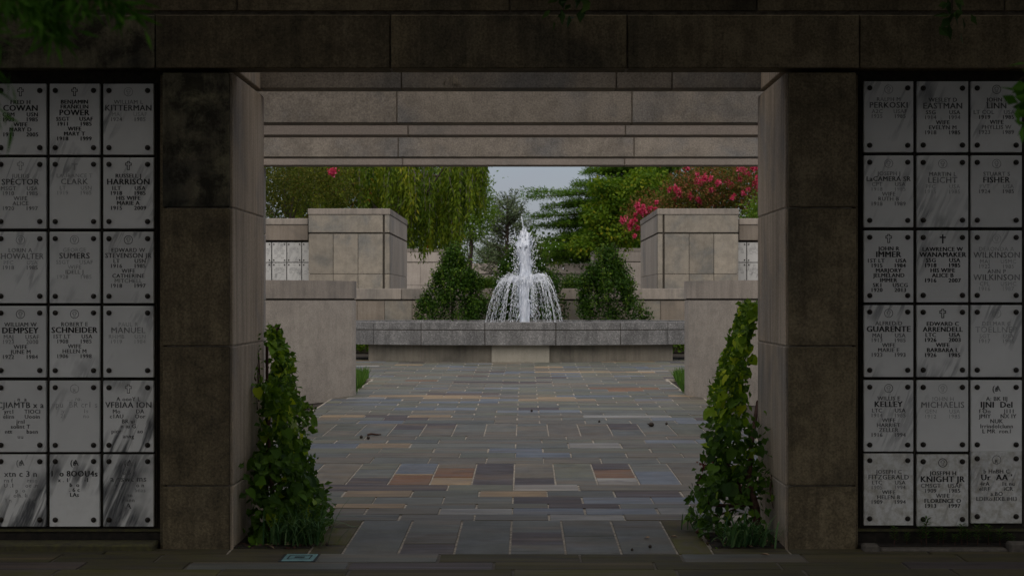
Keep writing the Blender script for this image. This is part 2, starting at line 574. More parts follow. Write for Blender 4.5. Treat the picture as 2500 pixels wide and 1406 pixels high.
M['leaf_dark'] = leafmat('dark_leaf', [(0, (0.019, 0.039, 0.009)), (.6, (0.036, 0.065, 0.012)), (1, (0.065, 0.098, 0.018))], .5, .15)
M['leaf_shade'] = leafmat('shade_tree_leaf', [(0, (.02, .045, .010)), (.6, (.035, .07, .014)), (1, (.055, .095, .018))], .5, .12)
M['leaf_spray'] = leafmat('hanging_spray_leaf', [(0, (0.047, 0.130, 0.014)), (1, (0.082, 0.200, 0.019))], .5, .35)
M['leaf_grass'] = leafmat('grass_blade', [(0, (.035, .08, .014)), (.6, (.06, .13, .02)), (1, (.10, .17, .03))], .4, .3)
M['leaf_lily'] = leafmat('lily_turf_blade', [(0, (.04, .10, .04)), (.6, (.08, .16, .06)), (1, (.17, .27, .11))], .32, .22)
M['bark'] = plain('bark', (.055, .043, .033), .9, 0, .2, 18, .5)
M['bark_red'] = plain('vine_stem', (.06, .03, .022), .8, 0, .2, 30, .5)
M['bark_grey'] = plain('grey_twig', (.13, .115, .10), .9, 0, .2, 18, .4)
M['stake'] = plain('rusty_stake', (.045, .022, .016), .8, .2, .3, 40, .5)
M['dead_leaf'] = plain('dead_leaf', (.28, .20, .13), .8, 0, .2, 30, .4)
M['dead_red'] = plain('dry_red_leaf', (.16, .045, .035), .7, 0, .2, 30, .4)
M['nut'] = plain('nut_shell', (.035, .025, .018), .6, 0, .3, 60, .4)
M['teal'] = plain('verdigris_plate', (.16, .30, .31), .55, .2, .4, 25, .25)
M['teal_dark'] = plain('plate_groove', (.02, .028, .03), .7)

def watermat(name, col, rough, trans, spec=.6):
    m, t, b = new_mat(name)
    b.inputs["Base Color"].default_value = tuple(col) + (1,)
    b.inputs["Roughness"].default_value = rough
    b.inputs["Transmission Weight"].default_value = trans
    b.inputs["IOR"].default_value = 1.33
    b.inputs["Specular IOR Level"].default_value = spec
    return m
def frothmat():
    m, t, b = new_mat('white_froth')
    v, r = objcoord(t, scale=(1, 1, .35))
    n = noise(t, v, 26, 5, .7, .4)
    t.links.new(ramp(t, [(.3, (.42, .47, .56)), (.55, (.72, .76, .84))], n), b.inputs["Base Color"])
    b.inputs["Roughness"].default_value = .25
    b.inputs["Subsurface Weight"].default_value = .0
    bump(t, b, n, .8, .03)
    return m
M['froth'] = frothmat()
M['drop'] = watermat('water_drop', (.88, .91, .97), .12, .15, .8)
M['pool'] = watermat('pool_water', (.05, .065, .065), .08, 0.0, .6)

# ------------------------------------------------------------------ big setting
gm = MB()
ys = [-40, 0, 9.8, 20, 36, 300]
vsg = []
for y in ys:
    z = gz(max(y, 0)) - 0.06 if y > 0 else gz(0) - 0.06
    vsg += [(-200, y, z), (200, y, z)]
gm.add(vsg, [(2 * i, 2 * i + 1, 2 * i + 3, 2 * i + 2) for i in range(len(ys) - 1)])
ground = gm.build('ground', M['soil'])
tag(ground, 'dark bare earth beneath the court and its planting', kind='structure')

# ------------------------------------------------------------------ paving
PAVE = thing('pavement', 'bluestone pavement leading through the gateway to the fountain', None)
PAVE['kind'] = 'structure'
th = math.atan(SLOPE)
PAVE.location = (0, 9.8, 0)
PAVE.rotation_euler = (th, 0, 0)
PAVE['_base'] = (0, 0, 0)

def y_of(D):          # depth along the sloped paving, from the gateway
    return (D - 9.8) / math.cos(th)

bed = MB()
for (x0, x1, d0, d1) in [(-1.86, 1.66, 9.62, 11.05), (-2.7, 2.5, 11.05, 22.25), (-2.52, 2.34, 22.25, 25.8), (-4.4, 4.2, 25.8, 32.2)]:
    bed.box(x0, x1, y_of(d0), y_of(d1), -.05, -.006)
bed.build('mortar_bed', M['mortar_paving'], PAVE)
bed = MB(); bed.box(-4.4, 4.4, y_of(7.6), y_of(9.62), -.05, -.006); bed.build('mortar_bed', M['curb'], PAVE)

def unit_paver(r):
    """one flagstone, 1 x 1, with chipped, slightly wavy edges"""
    per = []
    for (a, b_) in (((0, 0), (1, 0)), ((1, 0), (1, 1)), ((1, 1), (0, 1)), ((0, 1), (0, 0))):
        for k in range(3):
            f = k / 3
            x = a[0] + (b_[0] - a[0]) * f; y = a[1] + (b_[1] - a[1]) * f
            j = 0.004 if k else 0.002
            per.append((x + r.uniform(-j, j), y + r.uniform(-j, j)))
    n = len(per)
    vs_ = [(.5 + (x - .5) * .988, .5 + (y - .5) * .988, 0) for x, y in per] + [(x, y, -.3) for x, y in per] + [(x, y, -1) for x, y in per]
    fs = [tuple(range(n))]
    for q in (0, 1):
        for i in range(n):
            j = (i + 1) % n
            fs.append((q * n + j, q * n + i, (q + 1) * n + i, (q + 1) * n + j))
    return vs_, fs
pr = random.Random(5)
UP = [unit_paver(pr) for _ in range(6)]
UPM = {}
def pick(r, wts):
    return r.choices(range(len(PAV)), wts)[0]
WT = [26, 26, 20, 9, 9, 3, 3, 3, 0, 0]
stones = []   # x0, x1, d0, d1, material
def add_stone(x0, x1, d0, d1, m):
    stones.append((x0, x1, d0, d1, m))
GAPX, GAPY = .014, .003
# strip along the front of the gateway
d = 7.6
row = 0
for (d0, d1) in [(7.6, 8.0), (8.0, 8.35), (8.35, 8.66), (8.66, 8.93), (8.93, 9.13), (9.13, 9.36), (9.36, 9.63)]:
    x = -4.3 + pr.uniform(-.3, 0)
    while x < 4.3:
        wd = pr.choice([.62, .74, .86, .95])
        if abs(d0 - 9.36) < .01 and x < -1.5 < x + wd:
            wd = -1.47 - x     # leave room for the valve cover
            add_stone(x, -1.47, d0, d1, 9)
            x = -1.265
            continue
        outer = abs(x + wd / 2) > 1.7
        add_stone(x, x + wd, d0, d1, pick(pr, [4, 3, 10, 0, 10, 1, 0, 0, 14 if outer else 4, 50]))
        x += wd
# threshold course under the pillars, then the walk
for x0, x1 in [(-4.3, -3.4), (-3.4, -2.6), (-2.6, -1.84), (1.64, 2.5), (2.5, 3.3), (3.3, 4.3)]:
    add_stone(x0, x1, 9.63, 9.81, 9)
def block_row(d0, d1, xl, xr, special=None, wts=None):
    k0 = math.floor((xl + .094) / .345)
    k = k0
    while -.094 + k * .345 < xr:
        x0 = max(xl, -.094 + k * .345); x1 = min(xr, -.094 + (k + 1) * .345)
        if x1 - x0 > .08:
            if special and k in special:
                cuts = special[k]
            else:
                c = pr.choice([1, 2, 2, 3])
                fr = sorted(pr.uniform(.18, .82) for _ in range(c - 1))
                cuts = [(f, pick(pr, wts or WT)) for f in fr + [1.0]]
            a = d0
            for f, m in cuts:
                bq = d0 + (d1 - d0) * f
                add_stone(x0, x1, a, bq, m)
                a = bq
        k += 1
COURSE = [0]
def course(d0, d1, xl, xr, off, wts=None, wmean=.53):
    """running bond: joints on a grid about the axis, every second course shifted by half a stone"""
    COURSE[0] += 1
    half = COURSE[0] % 2
    k = math.floor((xl + .094) / wmean) - 1
    x = -.094 + (k + .5 * half) * wmean
    while x < xr:
        n = 2 if pr.random() < .12 else 1
        wd = wmean * n
        a, bq = max(xl, x), min(xr, x + wd + pr.uniform(-.006, .006))
        if bq - a > .06:
            add_stone(a, bq, d0, d1, pick(pr, wts or WT))
        x += wd
# nearest block row (moss beside the planting)
sp1 = {-5: [(.5, 8), (1, 9)], -4: [(.25, 9), (.75, 8), (1, 9)], -3: [(1, 0)], -2: [(.28, 4), (.6, 2), (1, 0)], -1: [(.75, 0), (1, 0)],
       0: [(.25, 0), (.62, 4), (1, 0)], 1: [(.5, 0), (1, 0)], 2: [(.7, 0), (1, 2)], 3: [(.5, 8), (1, 9)], 4: [(.4, 8), (1, 8)]}
add_stone(-1.84, -1.34, 9.63, 9.84, 9)
add_stone(1.16, 1.64, 9.63, 9.84, 9)
block_row(9.63, 10.95, -1.34, 1.16, sp1)
D1 = [10.95, 11.22, 11.52, 11.74, 12.1, 12.45, 12.8]
W1 = [22, 20, 22, 10, 9, 4, 3, 5, 0, 0]
for i in range(len(D1) - 1):
    course(D1[i], D1[i + 1], -1.5 if i < 1 else -2.45, 1.3 if i < 1 else 2.3, .26 * (i % 2) + pr.uniform(0, .05), [1, 1, 1, 2, 0, 0, 0, 14, 0, 0] if i == 1 else W1)
sp2 = {-5: [(.5, 2), (1, 2)], -4: [(.3, 4), (.7, 0), (1, 1)], -3: [(.42, 5), (.48, 6), (1, 3)], -2: [(.32, 6), (.75, 5), (1, 2)], -1: [(.5, 4), (1, 4)], 0: [(.3, 4), (1, 2)],
       1: [(.3, 0), (1, 1)], 2: [(.3, 7), (.7, 5), (1, 4)], 3: [(.6, 3), (1, 0)], 4: [(.7, 2), (1, 2)]}
block_row(12.8, 14.25, -2.45, 2.3, sp2)
D2 = [14.25, 14.7, 15.1, 15.5, 15.95, 16.3, 16.65]
for i in range(len(D2) - 1):
    course(D2[i], D2[i + 1], -2.6, 2.4, .26 * (i % 2) + pr.uniform(0, .05), [24, 28, 18, 9, 4, 3, 4, 2, 0, 0])
block_row(16.65, 18.05, -2.65, 2.45, {-4: [(.5, 0), (1, 4)], 3: [(.5, 0), (1, 4)], -1: [(.3, 2), (1, 0)], -2: [(.3, 2), (1, 0)]}, [22, 26, 20, 4, 4, 0, 0, 2, 0, 0])
d = 18.05
i = 0
while d < 32:
    dd = pr.choice([.32, .34, .36, .40])
    xl, xr = (-2.68, 2.48) if d < 22.2 else ((-2.5, 2.32) if d < 25.8 else (-4.3, 4.1))
    tan = 21.0 < d < 22.3
    course(d, d + dd, xl, xr, .3 * (i % 2) + pr.uniform(0, .06), [10, 10, 18, 6, 3, 1, 9, 1, 0, 0] if tan else [30, 30, 14, 12, 5, 1, 1, 1, 0, 0])
    d += dd; i += 1

def score(s):
    x0, x1, d0, d1, m = s
    dm = (d0 + d1) / 2
    px0, px1 = VX + x0 / dm * F, VX + x1 / dm * F
    px0, px1 = max(px0, 0), min(px1, 2500)
    if dm < 8.86 or px1 <= px0:
        return 0
    if 9.9 < dm < 11.0:
        px0, px1 = max(px0, 600), min(px1, 1900)
    if dm > 22.2:
        px0, px1 = max(px0, 867), min(px1, 1673)
    if px1 <= px0:
        return 0
    return (px1 - px0) * (d1 - d0) / dm ** 2
order = sorted(range(len(stones)), key=lambda i: -score(stones[i]))
single = set(order[:298])
rest = MB()
for i, (x0, x1, d0, d1, m) in enumerate(stones):
    vi = pr.randrange(6)
    sx, sy = x1 - x0 - GAPX, y_of(d1) - y_of(d0) - GAPY
    lx, ly, lz = x0 + GAPX / 2, y_of(d0) + GAPY / 2, pr.uniform(-.002, .0025)
    if i in single:
        key = (vi, m)
        if key not in UPM:
            q = MB(); q.add(*UP[vi]); UPM[key] = q.mesh('paving_stone', PAV[m])
        o = bpy.data.objects.new('paving_stone', UPM[key])
        COL.objects.link(o)
        o.parent = PAVE
        o.location = (lx, ly, lz)
        o.scale = (sx, sy, .02)
    else:
        rest.add([(lx + x * sx, ly + y * sy, lz + z * .02) for x, y, z in UP[vi][0]], UP[vi][1], m)
rs = rest.build('paving_stones', PAV, PAVE)
tag(rs, kind='stuff')

# beds either side of the passage
for (x0, x1, d0, d1) in ((-1.84, -1.35, 9.84, 11.0), (1.18, 1.64, 9.84, 11.0)):
    q = MB(); q.box(x0, x1, d0, d1, gz(10) - .05, gz(9.84) + .004)
    tag(q.build('planting_bed', M['soil']), 'dark soil bed under the ' + ('climber with bare reddish shoots' if x0 < 0 else 'sunlit yellow-green climber'), kind='structure')

# ------------------------------------------------------------------ walls built of stones
GAP = .009
def wall_core(mb, x0, x1, y0, y1, z0, z1, inset=.007):
    mb.box(x0 + inset, x1 - inset, y0 + inset, y1 - inset, z0 + .001, z1 - inset)

def stone_box(name, mat, parent, x0, x1, y0, y1, z0, z1, b=.004, jit=.0015, gx=GAP / 2, gz_=GAP / 2, gy=0):
    q = MB()
    j = lambda: random.uniform(-jit, jit)
    q.box(x0 + gx, x1 - gx, y0 + gy + j(), y1 - gy, z0 + gz_, z1 - gz_, b)
    return q.build(name, mat, parent)

D0 = 9.80
FX = lambda x: PX(x, D0)
FZ = lambda y: PZ(y, D0)
SOFF = FZ(169)          # underside of the front lintel
JL, JR = FX(567), FX(1919)
TOPJ = FZ(176)
gate = thing('gateway_wall', 'dark stained stone gateway with niche bays on both sides', 'wall', (AX, 9.8, 0))

def pillar(xa, xb, side):
    """side -1: the pillar on the west of the passage (its jamb faces +x); +1 the other"""
    jx = JL if side < 0 else JR
    x0, x1 = (xa, xb)
    core = MB()
    if side < 0:
        core.box(x0 + .02, jx - .006, 9.835, 11.0, gz(9.8) - .05, TOPJ)
    else:
        core.box(jx + .006, x1 - .02, 9.835, 11.0, gz(9.8) - .05, TOPJ)
    pc = core.build('pillar', M['mortar_pale'], gate)
    zs = [0.0, FZ(1186), FZ(845), FZ(507), TOPJ]
    for i in range(4):
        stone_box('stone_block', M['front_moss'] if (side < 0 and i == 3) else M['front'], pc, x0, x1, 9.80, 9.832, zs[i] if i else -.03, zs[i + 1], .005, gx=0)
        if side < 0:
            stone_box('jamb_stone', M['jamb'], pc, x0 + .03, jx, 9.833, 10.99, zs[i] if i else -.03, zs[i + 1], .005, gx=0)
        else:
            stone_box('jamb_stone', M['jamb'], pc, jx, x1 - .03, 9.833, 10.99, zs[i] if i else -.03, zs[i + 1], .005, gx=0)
    # upper course of the passage side between the two lintels
    if side < 0:
        stone_box('jamb_stone', M['jamb'], pc, x0 + .03, jx - .004, 10.02, 10.99, TOPJ + .03, 3.42, .004, gx=0)
    else:
        stone_box('jamb_stone', M['jamb'], pc, jx + .004, x1 - .03, 10.02, 10.99, TOPJ + .03, 3.42, .004, gx=0)
    q = MB()
    if side < 0:
        q.box(FX(387), x0 - .001, 9.845, 9.925, -.03, TOPJ - .012, .003)
    else:
        q.box(x1 + .001, FX(2098), 9.845, 9.925, -.03, TOPJ - .012, .003)
    q.build('edge_strip', M['front'], gate)
    return pc
pillar(FX(397), FX(560), -1)
pillar(FX(1926), FX(2090), +1)
# front lintel and parapet
LX0, LX1 = -6.5, 6.3
lc = MB()
lc.box(LX0, LX1, 9.815, 9.985, SOFF + .006, FZ(30))
lint = lc.build('lintel', M['mortar_mid'], gate)
js = [LX0, FX(-210), FX(380), FX(953), FX(1531), FX(2098), FX(2690), LX1]
for i in range(len(js) - 1):
    stone_box('lintel_stone', M['front_moss'] if i in (0, 1) else M['front'], lint, js[i], js[i + 1], 9.79 if 2 <= i <= 4 else 9.798, 9.99, SOFF, FZ(36), .005)
pcore = MB(); pcore.box(LX0, LX1, 9.82, 10.0, FZ(30) + .002, FZ(30) + .56)
pap = pcore.build('parapet', M['mortar_mid'], gate)
js = [LX0, FX(-80), FX(578), FX(1245), FX(1848), FX(2453), LX1]
for i in range(len(js) - 1):
    stone_box('parapet_stone', M['front'], pap, js[i], js[i + 1], 9.803, 10.01, FZ(29), FZ(29) + .42, .005)
cp = MB(); cp.box(LX0, LX1, 9.76, 10.05, FZ(29) + .425, FZ(29) + .56, .01)
cp.build('coping', M['front'], pap)
# second lintel on the court side of the same gateway
lc = MB(); lc.box(LX0, LX1, 10.875, 11.02, PZ(218, 10.86) + .006, 3.55)
lin2 = lc.build('lintel', M['mortar_mid'], gate)
js = [LX0, -2.6, PX(980, 10.86), PX(1505, 10.86), PX(1641, 10.86), 2.5, LX1]
for i in range(len(js) - 1):
    stone_box('lintel_stone', M['beam'], lin2, js[i], js[i + 1], 10.86, 11.03, PZ(218, 10.86), 3.40, .005)
cp = MB(); cp.box(LX0, LX1, 10.83, 11.06, 3.405, 3.53, .01); cp.build('coping', M['beam'], lin2)
q = MB()
lr_ = random.Random(17)
for (xa, ya, yb, wd, ln_) in ((1086, 190, 214, 3, 5), (1098, 186, 204, 5, 7), (1104, 185, 212, 6, 9), (1110, 184, 208, 7, 8), (1116, 187, 213, 4, 10), (1121, 198, 214, 2.5, 5)):
    for k in range(4):
        x = xa + lr_.uniform(-3, 3); y0 = ya + lr_.uniform(-2, 8); y1 = yb - lr_.uniform(0, 9)
        Dq = 10.857
        xm = x + (x - 1105) * .18
        P = [(x, y0), (x + wd * .3, y0 + 2), (xm + wd * .25, y1), (xm, y1 + 1), (x - wd * .2, (y0 + y1) / 2)]
        q.add([(PX(a_, Dq), Dq - .0004 * k, PZ(b_, Dq)) for a_, b_ in P], [(4, 3, 2, 1, 0)])
q.build('lime_stain', M['mortar_pale'], lin2)
# niche bays: back panel, bottom rail, sill
NP = 9.885
for side, (x0, x1) in ((-1, (LX0, FX(397))), (1, (FX(2090), LX1))):
    q = MB()
    q.box(x0, x1, 9.93, 10.85, -.05, SOFF + .3)
    bk = q.build('niche_recess', M['recess'], gate)
    q = MB()
    q.box(x0, x1 if side < 0 else x1, 9.905, 9.93, FZ(1303), FZ(1297))
    q.build('bottom_rail', M['moss_sill'], bk)
    # thin upright bars seen in the joints between the covers
    cols = [-12, 117, 247.5, 380] if side < 0 else [2103, 2234.5, 2367, 2500]
    for cx in cols:
        q = MB(); q.box(PX(cx, 9.9) - .004, PX(cx, 9.9) + .004, 9.915, 9.93, FZ(1290), FZ(198))
        q.build('joint_bar', M['mortar_dark'], bk)
    # far end wall stones (beyond the bay)
    ex0, ex1 = (LX0, -4.3) if side < 0 else (4.1, LX1)
    for k in range(4):
        stone_box('stone_block', M['front'], bk, ex0, ex1, 9.80, 9.925, k * .74 - .03, (k + 1) * .74 - .005, .005, gx=0)
# court-side face of the gateway wall
for side, (x0, x1) in ((-1, (LX0, FX(397))), (1, (FX(2090), LX1))):
    q = MB(); q.box(x0, x1, 10.86, 10.99, -.05, 3.0)
    q.build('rear_face', M['court'], gate)

# curbs in front of the niche bays
q = MB()
xs = [-4.2, -3.35, FX(382)]
for i in range(2):
    q2 = MB(); q2.box(xs[i] + .004, xs[i + 1] - .004, 9.73, 9.92, -.04, FZ(1324), .012)
    o = q2.build('curb_stone', M['moss_sill'])
    tag(o, ['mossy curb stone under the niche covers, running out of the picture', 'mossy curb stone ending at the pillar with the pale lichen streak'][i], 'curb', 'curb stones along the niche bays')
for (xa, xb, zt, lab, dy) in ((FX(2101), FX(2140), FZ(1324), 'short raised curb stone beside the plain dark pillar', .0),
                          (FX(2141), FX(2452), FZ(1334), 'long low curb stone edging the bed of seedlings', .015),
                          (FX(2454), FX(2700), FZ(1319), 'raised curb stone closing the far end of the seedling bed', .0)):
    q2 = MB(); q2.box(xa, xb, 9.70 + dy, 9.80, -.04, zt, .012)
    tag(q2.build('curb_stone', M['curb']), lab, 'curb', 'curb stones along the niche bays')
q = MB(); q.box(FX(2100), 4.1, 9.80, 9.925, -.04, FZ(1332), .0)
tag(q.build('planting_bed', M['soil']), 'narrow soil bed below the niche covers', kind='structure')

# ------------------------------------------------------------------ lettering
TXT = {}
def glyphs(s, weight=0.0):
    key = (s, weight)
    if key in TXT:
        return TXT[key]
    cu = bpy.data.curves.new('t', 'FONT')
    cu.body = s
    cu.size = 1.0
    cu.resolution_u = 2
    cu.offset = weight
    cu.space_character = 1.08
    cu.fill_mode = 'FRONT'
    ob = bpy.data.objects.new('t', cu)
    COL.objects.link(ob)
    dg = bpy.context.evaluated_depsgraph_get()
    me = bpy.data.meshes.new_from_object(ob.evaluated_get(dg))
    V = np.zeros(len(me.vertices) * 3); me.vertices.foreach_get('co', V); V = V.reshape(-1, 3)
    Fs = [tuple(p.vertices) for p in me.polygons]
    bpy.data.objects.remove(ob); bpy.data.curves.remove(cu); bpy.data.meshes.remove(me)
    TXT[key] = (V, Fs)
    return V, Fs

def put_text(mb, s, cx, cz, cap, y, m=0, weight=0.012, width=None, flip=False):
    if weight > 0:
        for dx, dy in ((-weight, 0), (weight, .0004)):
            put_text(mb, s, cx + dx * cap * 1.6, cz, cap, y - dy, m, 0, width, flip)
        return
    """text centred on cx, cz (metres), capital height cap, facing the camera side (-y)"""
    V, Fs = glyphs(s, weight)
    if not len(V):
        return
    x0, x1 = V[:, 0].min(), V[:, 0].max()
    H, _ = glyphs('H', weight)
    ch = H[:, 1].max() - H[:, 1].min()
    k = cap / ch
    kx = k
    if width:
        kx = width / (x1 - x0)
    if flip:
        V = V.copy(); V[:, 0] = -V[:, 0]; x0, x1 = -x1, -x0
        Fs = [tuple(reversed(f)) for f in Fs]
    pts = [(cx + (v[0] - (x0 + x1) / 2) * kx, y, cz + (v[1] - ch / 2) * k) for v in V]
    mb.add(pts, Fs, m)

def ring(mb, cx, cz, r, tck, y, m, n=24):
    vs_ = []
    for k in range(n):
        t = 2 * math.pi * k / n
        for rr in (r - tck, r):
            vs_.append((cx + rr * math.cos(t), y, cz + rr * math.sin(t)))
    mb.add(vs_, [(2 * k, 2 * k + 1, (2 * k + 3) % (2 * n), (2 * k + 2) % (2 * n)) for k in range(n)], m)

def cross_poly(w, h, t):
    a = t / 2
    zt = h / 2; zb = -h / 2; za = h * .16
    return [(-a, zb), (a, zb), (a, za - a), (w / 2, za - a), (w / 2, za + a), (a, za + a), (a, zt), (-a, zt), (-a, za + a), (-w / 2, za + a), (-w / 2, za - a), (-a, za - a)]
def cross(mb, cx, cz, w, h, t, y, m, line=None):
    P = cross_poly(w, h, t)
    if line is None:
        n = len(mb.v)
        mb.add([(cx + x, y, cz + z) for x, z in P], [(0, 1, 6, 7), (3, 4, 5, 2), (11, 8, 9, 10)], m)
        return
    Q = cross_poly(w - 2 * line, h - 2 * line, t - 2 * line)
    # keep the arms of the inner outline centred in the outer one
    dz = 0
    Q = []
    for i, (x, z) in enumerate(P):
        p0 = Vector(P[i - 1]); p1 = Vector(P[i]); p2 = Vector(P[(i + 1) % 12])
        e1 = (p1 - p0).normalized(); e2 = (p2 - p1).normalized()
        n1 = Vector((-e1.y, e1.x)); n2 = Vector((-e2.y, e2.x))
        Q.append(tuple(p1 + (n1 + n2) * line))
    vs_ = [(cx + x, y, cz + z) for x, z in P] + [(cx + x, y, cz + z) for x, z in Q]
    mb.add(vs_, [(i, (i + 1) % 12, 12 + (i + 1) % 12, 12 + i) for i in range(12)], m)

ROS = MB()
ROS.lathe([(.0168, 0), (.0168, .006), (.014, .010), (.0098, .0105), (.0085, .016), (.005, .019)], 14, axis='y')
ROSM = ROS.mesh('rosette', M['rosette'], smooth=False)
INK = [M['ink1'], M['ink2'], M['ink3'], M['ink4']]

SM, BG = 9.6, 14.0
def cover(x0, x1, y0, y1, mat, emblem, ink, lines, label, group, D=NP, S=None, jit=True, bigd=None, garble=False):
    S = S or D / F
    X0, X1, Z1, Z0 = PX(x0, D), PX(x1, D), PZ(y0, D), PZ(y1, D)
    cx, zc = (X0 + X1) / 2, (Z0 + Z1) / 2
    k = (X1 - X0) / (124 * NP / F)       # size against a full-size cover
    t = thing('niche_cover', label, 'plaque', (cx, D, zc), group)
    q = MB()
    q.box(X0, X1, D, D + .034 * k, Z0, Z1, .003 * k)
    q.build('marble_slab', M[mat], t)
    yf = D - .0012
    px = 124 / 124 * (X1 - X0) / 124     # one photograph pixel in metres on this cover
    # emblem
    if emblem:
        e = MB()
        ez = Z1 - 20 * px
        lw = {0: 1.0, 1: 1.1, 2: 1.5, 3: 1.8}[ink]
        if emblem == 'circle':
            ring(e, cx, ez, 11 * px, lw * px, yf, ink)
            cross(e, cx, ez, 10 * px, 13.5 * px, 4.4 * px, yf, ink, .9 * px)
        elif emblem == 'open':
            cross(e, cx, ez, 16 * px, 22 * px, 7 * px, yf, ink, lw * px)
        elif emblem == 'solid':
            cross(e, cx, ez, 15 * px, 22 * px, 3.6 * px, yf, ink)
        elif emblem == 'worn':
            ring(e, cx, ez, 11 * px, 1.2 * px, yf, ink)
            put_text(e, 'R', cx, ez - 4 * px, 9 * px, yf, ink)
        elif emblem == 'scrawl':
            put_text(e, '(A', cx, ez, 14 * px, yf, ink)
            put_text(e, '0', cx, ez - 2 * px, 11 * px, yf, ink, flip=True)
        e.build('emblem', INK, t)
    ins = MB()
    off = 45
    for ln in lines:
        txt, big = ln[0], ln[1]
        il = ln[2] if len(ln) > 2 else ink
        if len(ln) > 3:
            off = ln[3]
        cap = (BG if big == 1 else (11.5 if big == 2 else SM)) * px
        off += 2.2 if big == 1 else (1 if big == 2 else 0)
        zz = Z1 - off * px
        wt = (0, .014, .024, .036)[il]
        if '|' in txt:
            a, b_ = txt.split('|')
            sp = 29 if len(a) <= 5 else 31
            put_text(ins, a, cx - sp * px, zz, cap, yf, il, wt)
            put_text(ins, b_, cx + sp * px, zz, cap, yf, il, wt)
        else:
            V, _ = glyphs(txt, 0)
            H, _ = glyphs('H', 0)
            nat = (V[:, 0].max() - V[:, 0].min()) * cap / (H[:, 1].max() - H[:, 1].min())
            mxw = 113 * px
            put_text(ins, txt, cx, zz, cap, yf, il, wt, width=min(nat, mxw), flip=len(ln) > 4)
        off += 15.8 if big == 1 else (13.5 if big == 2 else 12.2)
    ins.build('inscription', INK, t)
    for sx, sz in ((-1, 1), (1, 1), (-1, -1), (1, -1)):
        o = bpy.data.objects.new('rosette', ROSM)
        COL.objects.link(o)
        o.parent = t
        o.location = (sx * ((X1 - X0) / 2 - 14.5 * px), -.001, sz * ((Z1 - Z0) / 2 - 17 * px))
        o.scale = (k, k, k)
    return t

